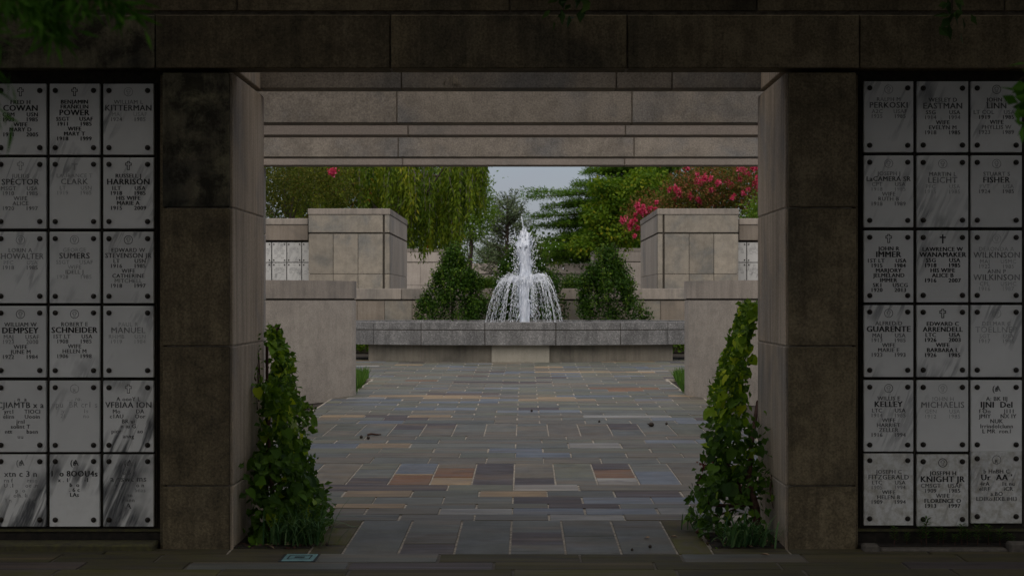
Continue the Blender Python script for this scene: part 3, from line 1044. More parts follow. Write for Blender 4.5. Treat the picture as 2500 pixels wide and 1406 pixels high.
GL, GR = 'marble niche covers in the bay with the pale lichen pillar', 'marble niche covers in the bay above the seedlings'
def row(*a):
    return a
LC = [(-12, 112), (121, 243), (252, 375)]
LR = [(205, 378), (385, 558), (566, 740), (747, 921), (929, 1103), (1109, 1285)]
RC = [(2109, 2230), (2239, 2364), (2371, 2495)]
RR = [(199, 372), (380, 555), (563, 738), (745, 920), (928, 1102), (1107, 1282)]
S0 = 0
LEFT = [
 [('marble', 'open', 3, [('FRED H', 0), ('COWAN', 1), ('CBM|USN', 0), ('1903|1985', 0), ('WIFE', 0), ('MARY D', 0), ('1911|2005', 0)], 'marble niche cover with open cross dated 1903 to 1985, 1911 to 2005'),
  ('marble', 'open', 3, [('BENJAMIN', 0), ('FRANKLIN', 0), ('POWER', 1), ('SSGT|USAF', 0), ('1911|1985', 0), ('WIFE', 0), ('MARY T', 0), ('1918|1999', 0)], 'marble niche cover with open cross, eight lines dated 1911 to 1985, 1918 to 1999'),
  ('marble_vein', 'circle', 1, [('WILLIAM L', 0), ('KITTERMAN', 1, 2), ('MAJ|USAF', 0, 0), ('1924|1985', 0)], 'niche cover with circled cross and short grey text dated 1924 to 1985, top row')],
 [('marble', 'open', 1, [('JULIUS', 0), ('SPECTOR', 1, 2), ('MSGT|USA', 0), ('1910|1985', 0), ('WIFE', 0), ('ALICE', 0), ('1920|1997', 0)], 'marble niche cover with thin grey cross dated 1910 to 1985, 1920 to 1997'),
  ('marble_vein', 'solid', 0, [('LAURANCE T', 0), ('CLARK', 1, 1), ('LT|USN', 0), ('1919|1985', 0)], 'veined niche cover with small solid black cross over faded text dated 1919 to 1985'),
  ('marble', 'open', 3, [('RUSSELL J', 0), ('HARRISON', 1), ('1LT|USA', 0), ('1918|1985', 0), ('HIS WIFE', 0), ('MARIE A', 0), ('1915|2009', 0)], 'niche cover with open cross and black text dated 1918 to 1985, 1915 to 2009')],
 [('marble', 'circle', 1, [('LORIN A', 0), ('SHOWALTER', 1), ('PFC|USA', 0, 0), ('1918|1985', 0)], 'plain niche cover with circled cross and four grey lines dated 1918 to 1985, third row'),
  ('marble_vein', 'circle', 1, [('GEORGE', 0, 0), ('SUMERS', 1, 2), ('SSGT|USAF', 0, 0), ('WIFE', 0, 0), ('IDELL J', 0), ('1928|1985', 0, 0)], 'veined niche cover with circled cross and grey text ending in dates 1928 to 1985'),
  ('marble', 'circle', 2, [('EDWARD W', 0), ('STEVENSON JR', 2), ('LT|USN', 0), ('1916|1985', 0), ('WIFE', 0), ('CATHERINE', 0), ('MITCHELL', 0, 1), ('1918|1997', 0)], 'niche cover with circled cross, eight lines dated 1916 to 1985, 1918 to 1997')],
 [('marble', 'circle', 2, [('WILLIAM W', 0), ('DEMPSEY', 1, 3), ('MAJ|USAF', 0, 1), ('1923|2000', 0, 1), ('WIFE', 0), ('JUNE M', 0), ('1922|1984', 0)], 'niche cover with circled cross and text dated 1923 to 2000, 1922 to 1984'),
  ('marble_vein', 'circle', 2, [('ROBERT E', 0), ('SCHNEIDER', 1, 3), ('1ST LT|USA', 0), ('1908|1985', 0), ('WIFE', 0), ('HELEN M', 0), ('1906|1998', 0)], 'lightly veined niche cover with circled cross dated 1908 to 1985, 1906 to 1998'),
  ('marble_vein', None, 0, [('PAUL R', 0), ('MANUEL', 1, 1), ('RHMB|USN', 0), ('1919|1984', 0)], 'veined niche cover without emblem, nearly worn text dated 1919 to 1984')],
 [('marble', None, 2, [('. n  a', 0, 2, 45), ('CJIAMTB x a', 1, 2), ('yrt1|TIOCI', 0), ('elirn|Uooin', 0), ('jrnl', 0), ('solint T', 0), ('ntt|baen', 0), ('uu     ', 0, 1)], 'white niche cover with garbled dark lettering, fifth row, at the outer end'),
  ('marble_vein', 'worn', 0, [('.... ro. ', 0, 0, 45), ('vpu  BR cr1 s', 1, 0), ('iy|1s', 0), ('21|no', 0)], 'creamy niche cover with almost vanished lettering and a faint ring, fifth row'),
  ('marble_heavy', 'open', 2, [('A ooeY L', 0, 2, 45), ('VFBIAA ION', 1, 2), ('Mo|DA', 0), ('c1AU|Oor', 0), ('BR ui', 0), ('n iu G', 0), ('pior|ao', 0), ('anng     ', 0)], 'dark veined niche cover with a faint cross and garbled text, fifth row')],
 [('marble_heavy', 'scrawl', 1, [('', 0, 1, 58), ('xtn c 3 n', 1, 2), ('rn f|rme', 0), ('U .1|oe .m', 0), ('p  o', 0), ('olh. li', 0), ('I n|I n', 0)], 'veined niche cover with scrawled grey characters, bottom row, at the outer end'),
  ('marble_heavy', 'scrawl', 3, [('', 0, 1, 58), ('1  o 8OOU4s', 1, 3), ('x . 1|-1', 0), ('b  o', 0), ('. 6 c', 0), ('LAs     ', 0)], 'niche cover with a broad black vein crossing dark scrawled marks, bottom row'),
  ('marble_heavy', 'scrawl', 2, [('o 6 .', 0, 2, 45), ('a cswt ms', 1, 2), ('c|o n', 0), ('d -o|bnas', 0, 1), ('rnn', 0), ('onnn', 0), ('     A', 1)], 'niche cover with diagonal black veins and broken letters, bottom row beside the pillar')],
]
LEFT[4][0][3][0] = ('. n  a', 0, 2, 45)
RIGHT = [
 [('marble', 'circle', 1, [('RALPH M', 0), ('PERKOSKI', 1, 2), ('A2C|USAF', 0), ('1935|1985', 0)], 'marble niche cover with circled cross and grey text dated 1935 to 1985'),
  ('marble_vein', None, 2, [('WESLEY D', 0), ('EASTMAN', 1), ('SSG|USA', 0), ('1914|1994', 0, 1), ('WIFE', 0), ('EVELYN M', 0), ('1918|1985', 0)], 'veined niche cover without emblem, text dated 1914 to 1994, 1918 to 1985'),
  ('marble', 'circle', 2, [('JOHN S', 0), ('LINN', 1), ('LT COL|USA', 0, 1), ('1919|1985', 0), ('WIFE', 0), ('PHYLLIS W', 0, 1), ('1923|1989', 0, 1)], 'niche cover partly behind hanging green leaves, dated 1919 to 1985, 1923 to 1989')],
 [('marble_vein', 'circle', 1, [('JOSEPH J', 0), ('LaCAMERA SR', 2, 2), ('CPT|USA', 0), ('1918|1985', 0, 0), ('WIFE', 0, 1), ('RUTH B', 0), ('1918|1989', 0)], 'streaked niche cover with circled cross dated 1918 to 1985, 1918 to 1989'),
  ('marble_vein', 'circle', 1, [('MARTIN L', 0), ('LEICHT', 1), ('PFC|USA', 0, 0), ('1915|1985', 0, 0)], 'veined niche cover with circled cross and fading text dated 1915 to 1985'),
  ('marble', 'circle', 1, [('STUART S', 0), ('FISHER', 1, 2), ('PVT|USA', 0, 0), ('1924|1985', 0)], 'plain niche cover with circled cross, dated 1924 to 1985, in the second row')],
 [('marble', 'open', 3, [('JOHN R', 0), ('IMMER', 1), ('1ST LT|USA', 0), ('1915|1984', 0), ('MARJORY', 0), ('JELMELAND', 0), ('IMMER', 0), ('SK1|USCG', 0), ('1920|2013', 0)], 'white niche cover with open cross, nine lines dated 1915 to 1984, 1920 to 2013'),
  ('marble_vein', 'solid', 3, [('LAWRENCE W', 0), ('WANAMAKER', 2), ('SSG|USA', 0), ('1918|1985', 0), ('HIS WIFE', 0), ('ALICE B', 0), ('1916|2007', 0)], 'niche cover with thick solid black cross, dated 1918 to 1985, 1916 to 2007'),
  ('marble', 'circle', 0, [('DERONDA A', 0), ('WILKINSON', 1, 1), ('MAJ|USMC', 0), ('1922|1985', 0), ('ANN P', 0, 1), ('WILKINSON', 1, 1), ('CPL|USMC', 0), ('1916|1987', 0)], 'niche cover with circled cross and two large faded name lines, 1922 to 1985')],
 [('marble_vein', 'circle', 2, [('ALFRED D', 0), ('GUARENTE', 1, 3), ('MAJ|USA', 0), ('1913|1985', 0, 1), ('WIFE', 0), ('MARIE E', 0), ('1923|1993', 0)], 'niche cover with grey vein along one edge, dated 1913 to 1985, 1923 to 1993'),
  ('marble_vein', 'open', 3, [('EDWARD C', 0), ('ARRENDELL', 2), ('LTC|USA', 0), ('1926|2003', 0), ('WIFE', 0), ('BARBARA L', 0), ('1926|1985', 0)], 'niche cover with open cross and dark text dated 1926 to 2003, 1926 to 1985'),
  ('marble_vein', 'circle', 0, [('DELMAR C', 0), ('TOELLNER', 1), ('SGT|USA', 0), ('1917|1985', 0)], 'niche cover with faint circled cross and nearly worn text dated 1917 to 1985')],
 [('marble', 'circle', 2, [('WILLIS E', 0), ('KELLEY', 1, 3), ('LTC|USA', 0), ('1914|1985', 0, 1), ('WIFE', 0), ('HARRIET', 0), ('ZELLER', 0), ('1916|1994', 0)], 'niche cover with circled cross and eight lines dated 1914 to 1985, 1916 to 1994'),
  ('marble', 'circle', 0, [('JOHN H', 0), ('MICHAELIS', 1, 1), ('GEN|USA', 0), ('1912|1985', 0)], 'plain pale niche cover with circled cross and faded text dated 1912 to 1985'),
  ('marble', 'scrawl', 2, [('A: BK IIJ', 0, 2, 45), ('IJNI  Del', 1, 3), ('f Oo|J111', 0), ('JMIY|NX IY', 0), ('NUK', 0), ('IrrindoIcIunn', 0), ('L MR  ron.I', 0)], 'niche cover with garbled black lettering and a blotted emblem, fifth row')],
 [('marble_dirty', None, 2, [('JOSEPH C', 0), ('FITZGERALD', 2), ('LTC|USA', 0), ('1905|1994', 0, 1), ('WIFE', 0), ('HELEN B', 0), ('1909|1994', 0)], 'soiled niche cover without emblem, dated 1905 to 1994, 1909 to 1994, bottom row'),
  ('marble_dirty', 'circle', 3, [('JOSEPH H', 0), ('KNIGHT JR', 1), ('CMSGT|USAF', 0, 2), ('1909|1985', 0, 2), ('WIFE', 0, 2), ('FLORENCE O', 0), ('1913|1997', 0)], 'soiled niche cover with circled cross, dated 1909 to 1985, 1913 to 1997'),
  ('marble_dirty', 'worn', 2, [('b HnBH C', 0, 2, 48), ("Ur  AA '    ", 1, 3), ('4rA|1s nu', 0), ('eIRF|i'+'CR', 0), ('a.BO', 0), ('LDIRo.IIXB.IHI3', 0)], 'slightly raised niche cover with garbled lettering, bottom row, beside the dark curb end')],
]
for data, CX, RY, grp in ((LEFT, LC, LR, GL), (RIGHT, RC, RR, GR)):
    for r in range(6):
        for c in range(3):
            mt, em, ink, lines, lab = data[r][c]
            x0, x1 = CX[c]; y0, y1 = RY[r]
            dy = -5 if (grp == GR and r == 5 and c == 2) else (2 if (grp == GR and r == 5 and c == 1) else 0)
            lines = [l for l in lines if l[0].strip()]
            cover(x0, x1, y0 + dy, y1 + dy, mt, em, ink, lines, lab, grp)

# ------------------------------------------------------------------ open frames behind the gateway
def portal(DA, DB, joints1, joints2, label):
    t = thing('stone_frame', label, 'pergola', (AX, DA, gz(DA)), 'open stone frames over the walk')
    zb = PZ(302, 12.87)
    half = 2.75
    for k, (yd0, yd1, js_, mt) in enumerate(((DA, DA + .2, joints1, 'beam'), (DB, DB + .2, joints2, 'beam_low'))):
        q = MB(); q.box(AX - 5.6, AX + 5.6, yd0 + .014, yd1 - .012, zb + .006, zb + .40)
        ln = q.build('lintel', M['mortar_mid'], t)
        xs_ = [AX - 5.6] + js_ + [AX + 5.6]
        for i in range(len(xs_) - 1):
            stone_box('lintel_stone', M[mt], ln, xs_[i], xs_[i + 1], yd0, yd1, zb, zb + .36, .006)
        q = MB(); q.box(AX - 5.6, AX + 5.6, yd0 - .02, yd1 + .02, zb + .365, zb + .44, .008); q.build('coping', M['court_cap'], ln)
    for s in (-1, 1):
        q = MB()
        xa, xb = (AX - half - .42, AX - half) if s < 0 else (AX + half, AX + half + .42)
        q.box(xa + .01, xb - .01, DA + .01, DB + .19, gz(DA) - .1, zb - .006)
        pl = q.build('pillar', M['mortar_pale'], t)
        for i in range(4):
            z0 = gz(DA) + i * (zb - .01 - gz(DA)) / 4; z1 = gz(DA) + (i + 1) * (zb - .01 - gz(DA)) / 4
            stone_box('stone_block', M['court'], pl, xa, xb, DA, DB + .2, z0 - (.1 if i == 0 else 0), z1, .005, gx=0)
    return t
portal(12.87, 13.84, [-2.9, PX(969, 12.87), PX(1543, 12.87), 2.8], [-2.8, PX(996, 13.84), PX(1527, 13.84), 2.7], 'pale limestone pergola frame just behind the dark gateway')
portal(15.96, 16.95, [-3.2, PX(972, 15.96), PX(1548, 15.96), 3.1], [-3.0, PX(983, 16.95), PX(1525, 16.95), 2.9], 'pale limestone pergola frame farther in, bluish stained at its ends')

# ------------------------------------------------------------------ low curved walls by the walk
def prism_path(mb, path, thick, z0f, z1f, m=0, inset=0.0):
    """wall along a plan polyline (front face path), thickness pushed to the back"""
    n = len(path)
    fr = [Vector((p[0], p[1])) for p in path]
    nr = []
    for i in range(n):
        d_ = (fr[min(i + 1, n - 1)] - fr[max(i - 1, 0)]).normalized()
        nr.append(Vector((d_.y, -d_.x)))
    vs_ = []
    for i in range(n):
        a = fr[i] - nr[i] * inset * -1
        a = fr[i] + nr[i] * (-inset)
        b_ = fr[i] - nr[i] * thick
        for p, zz in ((a, z0f(p_y(a))), (a, z1f), (b_, z1f), (b_, z0f(p_y(b_)))):
            vs_.append((p.x, p.y, zz))
    fs = []
    for i in range(n - 1):
        for k in range(4):
            k2 = (k + 1) % 4
            fs.append((4 * i + k, 4 * i + k2, 4 * (i + 1) + k2, 4 * (i + 1) + k))
    fs.append((3, 2, 1, 0)); e = 4 * (n - 1); fs.append((e, e + 1, e + 2, e + 3))
    mb.add(vs_, fs, m)
def p_y(v):
    return v.y
LWT = 1.818
def low_wall(s, label):
    # front face from the outer end to the inner end beside the walk
    pts = []
    for k in range(13):
        u = k / 12
        x = -5.2 + u * (5.2 - 2.50)
        y = 20.35 + 1.72 * u ** 2.6
        pts.append((x, y))
    pts += [(-2.455, 22.14), (-2.425, 22.24), (-2.417, 22.36)]
    if s > 0:
        pts = [(-.14 - x, y) for x, y in pts][::-1]
    t = thing('low_wall', label, 'wall', (-3.6 if s < 0 else 3.46, 21, gz(21)), 'low curved walls beside the walk')
    q = MB(); prism_path(q, pts, .42, lambda y: gz(y) - .05, LWT - .272)
    q.build('wall_face', M['court_plain'], t)
    q = MB(); prism_path(q, pts, .41, lambda y: LWT - .275, LWT - .245, inset=.02)
    q.build('shadow_joint', M['mortar_dark'], t)
    q = MB(); prism_path(q, pts, .43, lambda y: LWT - .246, LWT, inset=-.008)
    q.build('cap_stone', M['court_cap'], t)
    return t
low_wall(-1, 'low rounded limestone wall with the leafy climber in front of it')
low_wall(+1, 'low rounded limestone wall behind the yellow-green climber')

# ------------------------------------------------------------------ fountain
FC = (AX, 30.5 + 1.95)
A_, B_ = 4.3, 1.95
gf = gz(30.5)
LT, LM, LB = PZ(787, 30.5), PZ(806, 30.5), PZ(842.5, 30.5)
fount = thing('fountain', 'broad granite fountain basin with a white water jet', 'fountain', (AX, FC[1], gf))
def ell(a, off=0.0):
    return (FC[0] + (A_ + off) * math.sin(a), FC[1] - (B_ + off) * math.cos(a))
# joint positions found on the front rim
def ang_of_px(px):
    best, ba = 1e9, 0
    for k in range(-1500, 1501):
        a = k / 1500 * 1.55
        x, y = ell(a)
        e = abs(VX + x / y * F - px)
        if e < best:
            best, ba = e, a
    return ba
joints = [ang_of_px(p) for p in (912, 1028, 1184, 1357, 1515, 1631)]
gapa = joints[0] - 0.34
al = joints[:]
a = joints[-1]
while a < 2 * math.pi + joints[0] - .45:
    a += .40
    al.append(min(a, 2 * math.pi + joints[0]))
if al[-1] < 2 * math.pi + joints[0] - .01:
    al.append(2 * math.pi + joints[0])
def arc_block(mb, a0, a1, o0, o1, z0, z1, seg=4, b=.006):
    vs_, fs = [], []
    for i in range(seg + 1):
        a = a0 + (a1 - a0) * i / seg
        xo, yo = ell(a, o1); xi, yi = ell(a, o0)
        xo2, yo2 = ell(a, o1 - b)
        vs_ += [(xo, yo, z0), (xo, yo, z1 - b), (xo2, yo2, z1), (xi, yi, z1), (xi, yi, z0)]
    for i in range(seg):
        for k in range(5):
            k2 = (k + 1) % 5
            fs.append((5 * i + k, 5 * (i + 1) + k, 5 * (i + 1) + k2, 5 * i + k2))
    fs.append((0, 1, 2, 3, 4)); e = 5 * seg; fs.append((e + 4, e + 3, e + 2, e + 1, e))
    mb.add(vs_, fs)
q = MB()
arc_block(q, 0, 2 * math.pi, -.40, -.018, LB + .004, LT - .012, 64, .001)
rimcore = q.build('rim_core', M['mortar_dark'], fount)
for i in range(len(al) - 1):
    q = MB(); arc_block(q, al[i] + .0022, al[i + 1] - .0022, -.42, .0, LM + .010, LT)
    q.build('coping_stone', M['granite'], fount)
    q = MB(); arc_block(q, al[i] + .0022, al[i + 1] - .0022, -.40, .0, LB, LM - .010)
    q.build('rim_stone', M['granite'], fount)
# base: two curved flanks and a pedestal stone
a0, a1 = math.asin(min(1, 2.98 / (A_ - .3))), math.asin(min(1, 2.98 / (A_ - .3)))
for sgn in (-1, 1):
    q = MB()
    aa = sorted((sgn * .135, sgn * a0))
    arc_block(q, aa[0], aa[1], -.75, -.22, gf - .06, LB - .002, 10, .003)
    q.build('base_stone', M['fountain_base'], fount)
q = MB(); arc_block(q, -.137, .137, -.75, -.16, gf - .06, LB - .004, 4, .003)
q.build('pedestal_stone', M['fountain_pedestal'], fount)
q = MB(); q.box(AX - 2.9, AX + 2.9, FC[1] - 1.2, FC[1] + 1.2, gf - .05, LB - .01); q.build('basin_floor', M['fountain_base'], fount)
# water
WZ = LT - .07
vs_ = [(FC[0] + (A_ - .39) * math.cos(t), FC[1] + (B_ - .39) * math.sin(t), WZ) for t in np.linspace(0, 2 * math.pi, 64, endpoint=False)]
q = MB(); q.add(vs_, [tuple(range(64))]); q.build('basin_water', M['pool'], fount)
JX, JY = PX(1281, FC[1]), FC[1]
JP = FC[1] / F
zrow = lambda y: PZ(y, JY)
# frothing column
rows_ = [(792, 10.9, 0), (776, 11.8, 0), (758, 11.8, 0), (740, 12.2, -1), (722, 12.6, -1), (705, 13.0, -1), (690, 13.4, -1), (676, 13.9, 0), (662, 13.4, 1), (648, 13.4, 1), (634, 13.9, 0), (622, 14.7, -1), (612, 16.0, -2), (603, 16.8, -2), (596, 16.8, -2), (590, 15.5, -2)]
prof = rows_ + [(583, 14, -1), (577, 11.5, -2), (572, 8, -3), (568, 8, -3), (564, 4, -3)]
n = 26
vs_, fs = [], []
jr = np.random.default_rng(4)
top_j = jr.uniform(-15, 11, n)
for i, (yy, r, dx) in enumerate(prof):
    for k in range(n):
        t = 2 * math.pi * k / n
        up_ = max(0, i - 14) / 6
        rr = r * JP * (1 + jr.uniform(-.13, .13) + .10 * math.sin(3 * t + yy * .05) + .08 * math.sin(7 * t - yy * .09))
        vs_.append((JX + dx * JP + rr * math.cos(t), JY + rr * math.sin(t), zrow(yy + jr.uniform(-2.5, 2.5) + top_j[k] * (1 if 13 < i < 20 else .3 * (i >= 20)))))
for i in range(len(prof) - 1):
    for k in range(n):
        k2 = (k + 1) % n
        fs.append((i * n + k, i * n + k2, (i + 1) * n + k2, (i + 1) * n + k))
q = MB(); q.add(vs_, fs)
q.tube([(JX - 2 * JP, JY, zrow(575)), (JX - 2.5 * JP, JY, zrow(562)), (JX - 5 * JP, JY, zrow(545)), (JX - 8 * JP, JY, zrow(529))], [3 * JP, 1.6 * JP, 1.1 * JP, .9 * JP], 6)
q.tube([(JX + 16 * JP, JY, zrow(600)), (JX + 20 * JP, JY, zrow(592)), (JX + 24 * JP, JY, zrow(582))], [2 * JP, 1.2 * JP, .5 * JP], 5)
q.tube([(JX - 22 * JP, JY, zrow(583)), (JX - 24 * JP, JY, zrow(570)), (JX - 25 * JP, JY, zrow(560))], [1 * JP, .9 * JP, .5 * JP], 5)
for k in range(90):
    a_ = jr.uniform(0, 2 * math.pi)
    yy = jr.choice([jr.uniform(575, 612), jr.uniform(600, 780)])
    r_ = np.interp(yy, [565, 580, 600, 640, 680, 780], [6, 14, 18, 15, 16, 16])
    b_ = np.array((JX + r_ * JP * math.cos(a_), JY + r_ * JP * math.sin(a_), zrow(yy)))
    l_ = jr.uniform(4, 11) * JP
    dn = 1 if yy < 612 else -1
    e_ = b_ + np.array((math.cos(a_) * l_ * .55, math.sin(a_) * l_ * .55, dn * l_))
    q.tube([tuple(b_ - (e_ - b_) * .3), tuple((b_ + e_) / 2), tuple(e_)], [1.6 * JP, 1.1 * JP, .35 * JP], 5)
q.build('water_jet', M['froth'], fount, smooth=True)
# drops
def drops(name, P, Ln, Rd, mats, axis=None):
    """elongated octahedral drops"""
    P = np.asarray(P); n_ = len(P)
    ax = np.tile([0, 0, 1.0], (n_, 1)) if axis is None else unit(np.asarray(axis))
    s1 = unit(np.cross(ax, [0.3, 1, 0.2])); s2 = np.cross(ax, s1)
    Ln = np.asarray(Ln)[:, None]; Rd = np.asarray(Rd)[:, None]
    V = np.stack([P - ax * Ln, P + s1 * Rd, P + s2 * Rd, P - s1 * Rd, P - s2 * Rd, P + ax * Ln], 1).reshape(-1, 3)
    i = np.arange(n_)[:, None] * 6
    tr = np.array([[0, 2, 1], [0, 3, 2], [0, 4, 3], [0, 1, 4], [5, 1, 2], [5, 2, 3], [5, 3, 4], [5, 4, 1]])
    fc = (i[:, :, None] + tr.ravel()[None, None, :]).ravel()
    return np_mesh(name, V, fc, 3, mats)
P, AXS, LN, RD = [], [], [], []
NS = 64
for s in range(NS):
    th_ = 2 * math.pi * (s + jr.uniform(-.3, .3)) / NS
    R = (96 + jr.uniform(-8, 5) - (jr.uniform(8, 34) if jr.random() < .35 else 0)) * JP
    ztop = zrow(672 + jr.uniform(-4, 14)); r0 = 10 * JP
    hgt = ztop - WZ
    for k in range(74):
        u = (k + jr.uniform(0, 1)) / 74
        # rises a little from the column then falls: parabola through the crest at u = .22
        rr = r0 + (R - r0) * u
        uc = .42
        z = ztop - hgt * ((u - uc) / (1 - uc)) ** 2.2 if u > uc else ztop - hgt * .16 * ((u - uc) / uc) ** 2
        spread = .25 + u
        j_ = jr.normal(0, 1, 3) * .011 * (1.6 - u)
        P.append((JX + rr * math.cos(th_) + j_[0], JY + rr * math.sin(th_) + j_[1], z + j_[2]))
        dz = -2 * hgt * (u - uc) / (1 - uc) ** 2
        AXS.append(((R - r0) * math.cos(th_), (R - r0) * math.sin(th_), dz))
        LN.append(jr.uniform(.008, .024) * (1 + 1.2 * u)); RD.append(jr.uniform(.0022, .0048))
fw = link('falling_water', drops('falling_water', np.array(P) - np.array(fount['_base']), LN, RD, M['drop'], AXS), fount)
tag(fw, kind='stuff')
P, LN, RD = [], [], []
for k in range(900):
    side = jr.choice([-1, 1])
    z = jr.uniform(575, 775)
    off = abs(jr.normal(0, 1)) * (9 if z > 600 else 16) + 15
    P.append((JX + side * off * JP * (1 if jr.random() < .9 else 2.2), JY + jr.normal(0, .15), zrow(z)))
    LN.append(jr.uniform(.006, .022)); RD.append(jr.uniform(.004, .010))
for k in range(420):     # crest of the bell
    t = jr.uniform(0, 2 * math.pi); r = (18 + 52 * jr.random() ** .8) * JP
    P.append((JX + r * math.cos(t), JY + r * math.sin(t), zrow(674 + jr.normal(0, 5) + (r / JP - 38) ** 2 * .02)))
    LN.append(jr.uniform(.006, .014)); RD.append(jr.uniform(.004, .008))
sp = link('spray_drops', drops('spray_drops', np.array(P) - np.array(fount['_base']), LN, RD, M['drop']), fount)
tag(sp, kind='stuff')

# ------------------------------------------------------------------ walls round the fountain
def low_back_wall():
    D = 35.6
    t = thing('low_wall', 'long low limestone wall running behind the fountain', 'wall', (AX, D, gz(D)))
    zt = PZ(704, D); zc = PZ(731, D); zb = gz(D) - .1
    q = MB(); q.box(-7, 7, D + .02, D + .4, zb, zt - .02)
    cr_ = q.build('wall_core', M['mortar_dark'], t)
    js_ = [-7, -5.4, PX(980, D), -1.2, .5, PX(1500, D), PX(1640, D) + .9, 7]
    for i in range(len(js_) - 1):
        stone_box('cap_stone', M['court_cap'], t, js_[i], js_[i + 1], D - .02, D + .42, zc, zt, .006)
    js_ = [-7, -5.0, PX(872, D), PX(939, D), PX(1006, D), -1.9, -1.2, -.5, .2, .9, PX(1440, D), PX(1506, D), PX(1545, D), PX(1612, D), 4.5, 7]
    for i in range(len(js_) - 1):
        stone_box('wall_panel', M['court_dark'] if i % 3 else M['court_block'], t, js_[i], js_[i + 1], D, D + .4, zb, zc - .03, .005)
low_back_wall()

def tall_block(x0, x1, D, depth, side, zt, label, group, panels=3, far=False):
    """pier block; side = +1: the corner pilaster is on its +x edge"""
    gzb = gz(D) - .1
    t = thing('pier_block', label, 'wall', ((x0 + x1) / 2, D, gz(D)), group)
    h = zt - gz(D)
    q = MB(); q.box(x0 + .03, x1 - .03, D + .03, D + depth - .03, gzb, zt - .05)
    q.build('block_core', M['mortar_dark'], t)
    k = 105.3
    zc, zf, zp = zt - .14, zt - .57, zt - 1.515       # cap, frieze and panel levels
    q = MB(); q.box(x0 - .012, x1 + .012, D - .012, D + depth + .012, zc + .004, zt, .008); q.build('cap_stone', M['court_cap'], t)
    pil = .155
    xp0, xp1 = (x0, x1 - pil) if side > 0 else (x0 + pil, x1)
    xa, xb = (x1 - pil + .045, x1) if side > 0 else (x0, x0 + pil - .045)
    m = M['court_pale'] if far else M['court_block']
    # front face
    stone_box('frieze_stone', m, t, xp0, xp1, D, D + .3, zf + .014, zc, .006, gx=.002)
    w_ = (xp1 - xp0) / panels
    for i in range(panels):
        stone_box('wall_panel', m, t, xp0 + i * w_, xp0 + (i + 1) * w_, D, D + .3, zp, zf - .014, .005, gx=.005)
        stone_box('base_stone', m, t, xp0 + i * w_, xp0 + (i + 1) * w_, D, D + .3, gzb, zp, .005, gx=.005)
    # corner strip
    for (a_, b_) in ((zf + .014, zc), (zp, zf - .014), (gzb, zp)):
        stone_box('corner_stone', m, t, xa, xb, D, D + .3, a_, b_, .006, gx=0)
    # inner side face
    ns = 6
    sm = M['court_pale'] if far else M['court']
    for i in range(ns):
        ya, yb = D + .3 + i * (depth - .3) / ns, D + .3 + (i + 1) * (depth - .3) / ns
        for (a_, b_) in ((zf + .014, zc), (zp, zf - .014), (gzb, zp)):
            q = MB()
            if side > 0:
                q.box(x1 - .3, x1, ya + .005, yb - .005, a_ + .004, b_ - .004, .005)
            else:
                q.box(x0, x0 + .3, ya + .005, yb - .005, a_ + .004, b_ - .004, .005)
            q.build('side_stone', sm, t)
    return t
BT = PZ(509.5, 36.3)
tall_block(PX(753, 36.3), PX(951, 36.3), 36.3, 5.4, +1, BT, 'tall limestone block beneath the weeping tree', 'tall limestone blocks round the fountain')
tall_block(PX(1606, 36.3), PX(1803, 36.3), 36.3, 5.4, -1, BT, 'tall limestone block below the pink flowering tree', 'tall limestone blocks round the fountain')
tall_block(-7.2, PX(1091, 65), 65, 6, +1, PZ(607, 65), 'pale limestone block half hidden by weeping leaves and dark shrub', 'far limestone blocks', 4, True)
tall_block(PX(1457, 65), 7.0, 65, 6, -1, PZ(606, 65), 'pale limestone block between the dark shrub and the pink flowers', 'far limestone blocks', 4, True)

def niche_wall(x0, x1, label):
    D = 36.8
    t = thing('niche_wall', label, 'wall', ((x0 + x1) / 2, D, gz(D)))
    zt, zc, zl = PZ(533.5, D), PZ(549, D), PZ(587, D)
    q = MB(); q.box(x0, x1, D + .12, D + 1.1, gz(D) - .1, zt - .02); q.build('niche_recess', M['recess'], t)
    q = MB(); q.box(x0, x1, D - .02, D + 1.15, zc + .004, zt, .008); q.build('cap_stone', M['court_cap'], t)
    n_ = 3
    for i in range(n_):
        stone_box('lintel_stone', M['court_dark'], t, x0 + (x1 - x0) * i / n_, x0 + (x1 - x0) * (i + 1) / n_, D, D + .5, zl, zc, .006)
    q = MB(); q.box(x0, x1, D - .01, D + .2, gz(D) - .1, PZ(880, D), .006); q.build('base_stone', M['court'], t)
niche_wall(-9.5, PX(752, 36.8), 'niche wall adjoining the tall block under the weeping tree')
niche_wall(PX(1804, 36.8), 9.3, 'niche wall adjoining the tall block under the pink flowers')
FG = 'distant niche covers beside the tall blocks'
D = 36.84
farL = [(628, 662, ''), (664.5, 699, 'A'), (701, 735.5, 'B'), (737.5, 771, 'C')]
ftxt = [[('AL', 0), ('JACKSON', 2), ('SGT|USA', 0), ('WIFE', 0), ('1911|1985', 0)], [('JAMES', 0), ('ANDREW', 0), ('JACKSON', 1), ('SGT|USA', 0), ('1913|1984', 0), ('WIFE', 0), ('ALICE', 0), ('1915|1990', 0)],
        [('ALBERT C', 0), ('BENSON', 1), ('LTC|USA', 0), ('1918|1985', 0)], [('PAUL', 0), ('TREE', 1), ('MSG|USA', 0), ('1914|1985', 0)]]
ftx2 = [[('CARL', 0), ('HALL', 1), ('1918|1985', 0)], [('EDWARD', 0), ('WEBSTER', 1), ('SGT|USA', 0), ('WIFE', 0), ('1919|1985', 0)], [('GERALD C', 0), ('MULLINS', 1), ('SFC|USA', 0), ('1917|1984', 0)], [('PETE', 0), ('HILL', 1), ('MAJ|USAF', 0), ('WIFE', 0), ('1912|1985', 0)]]
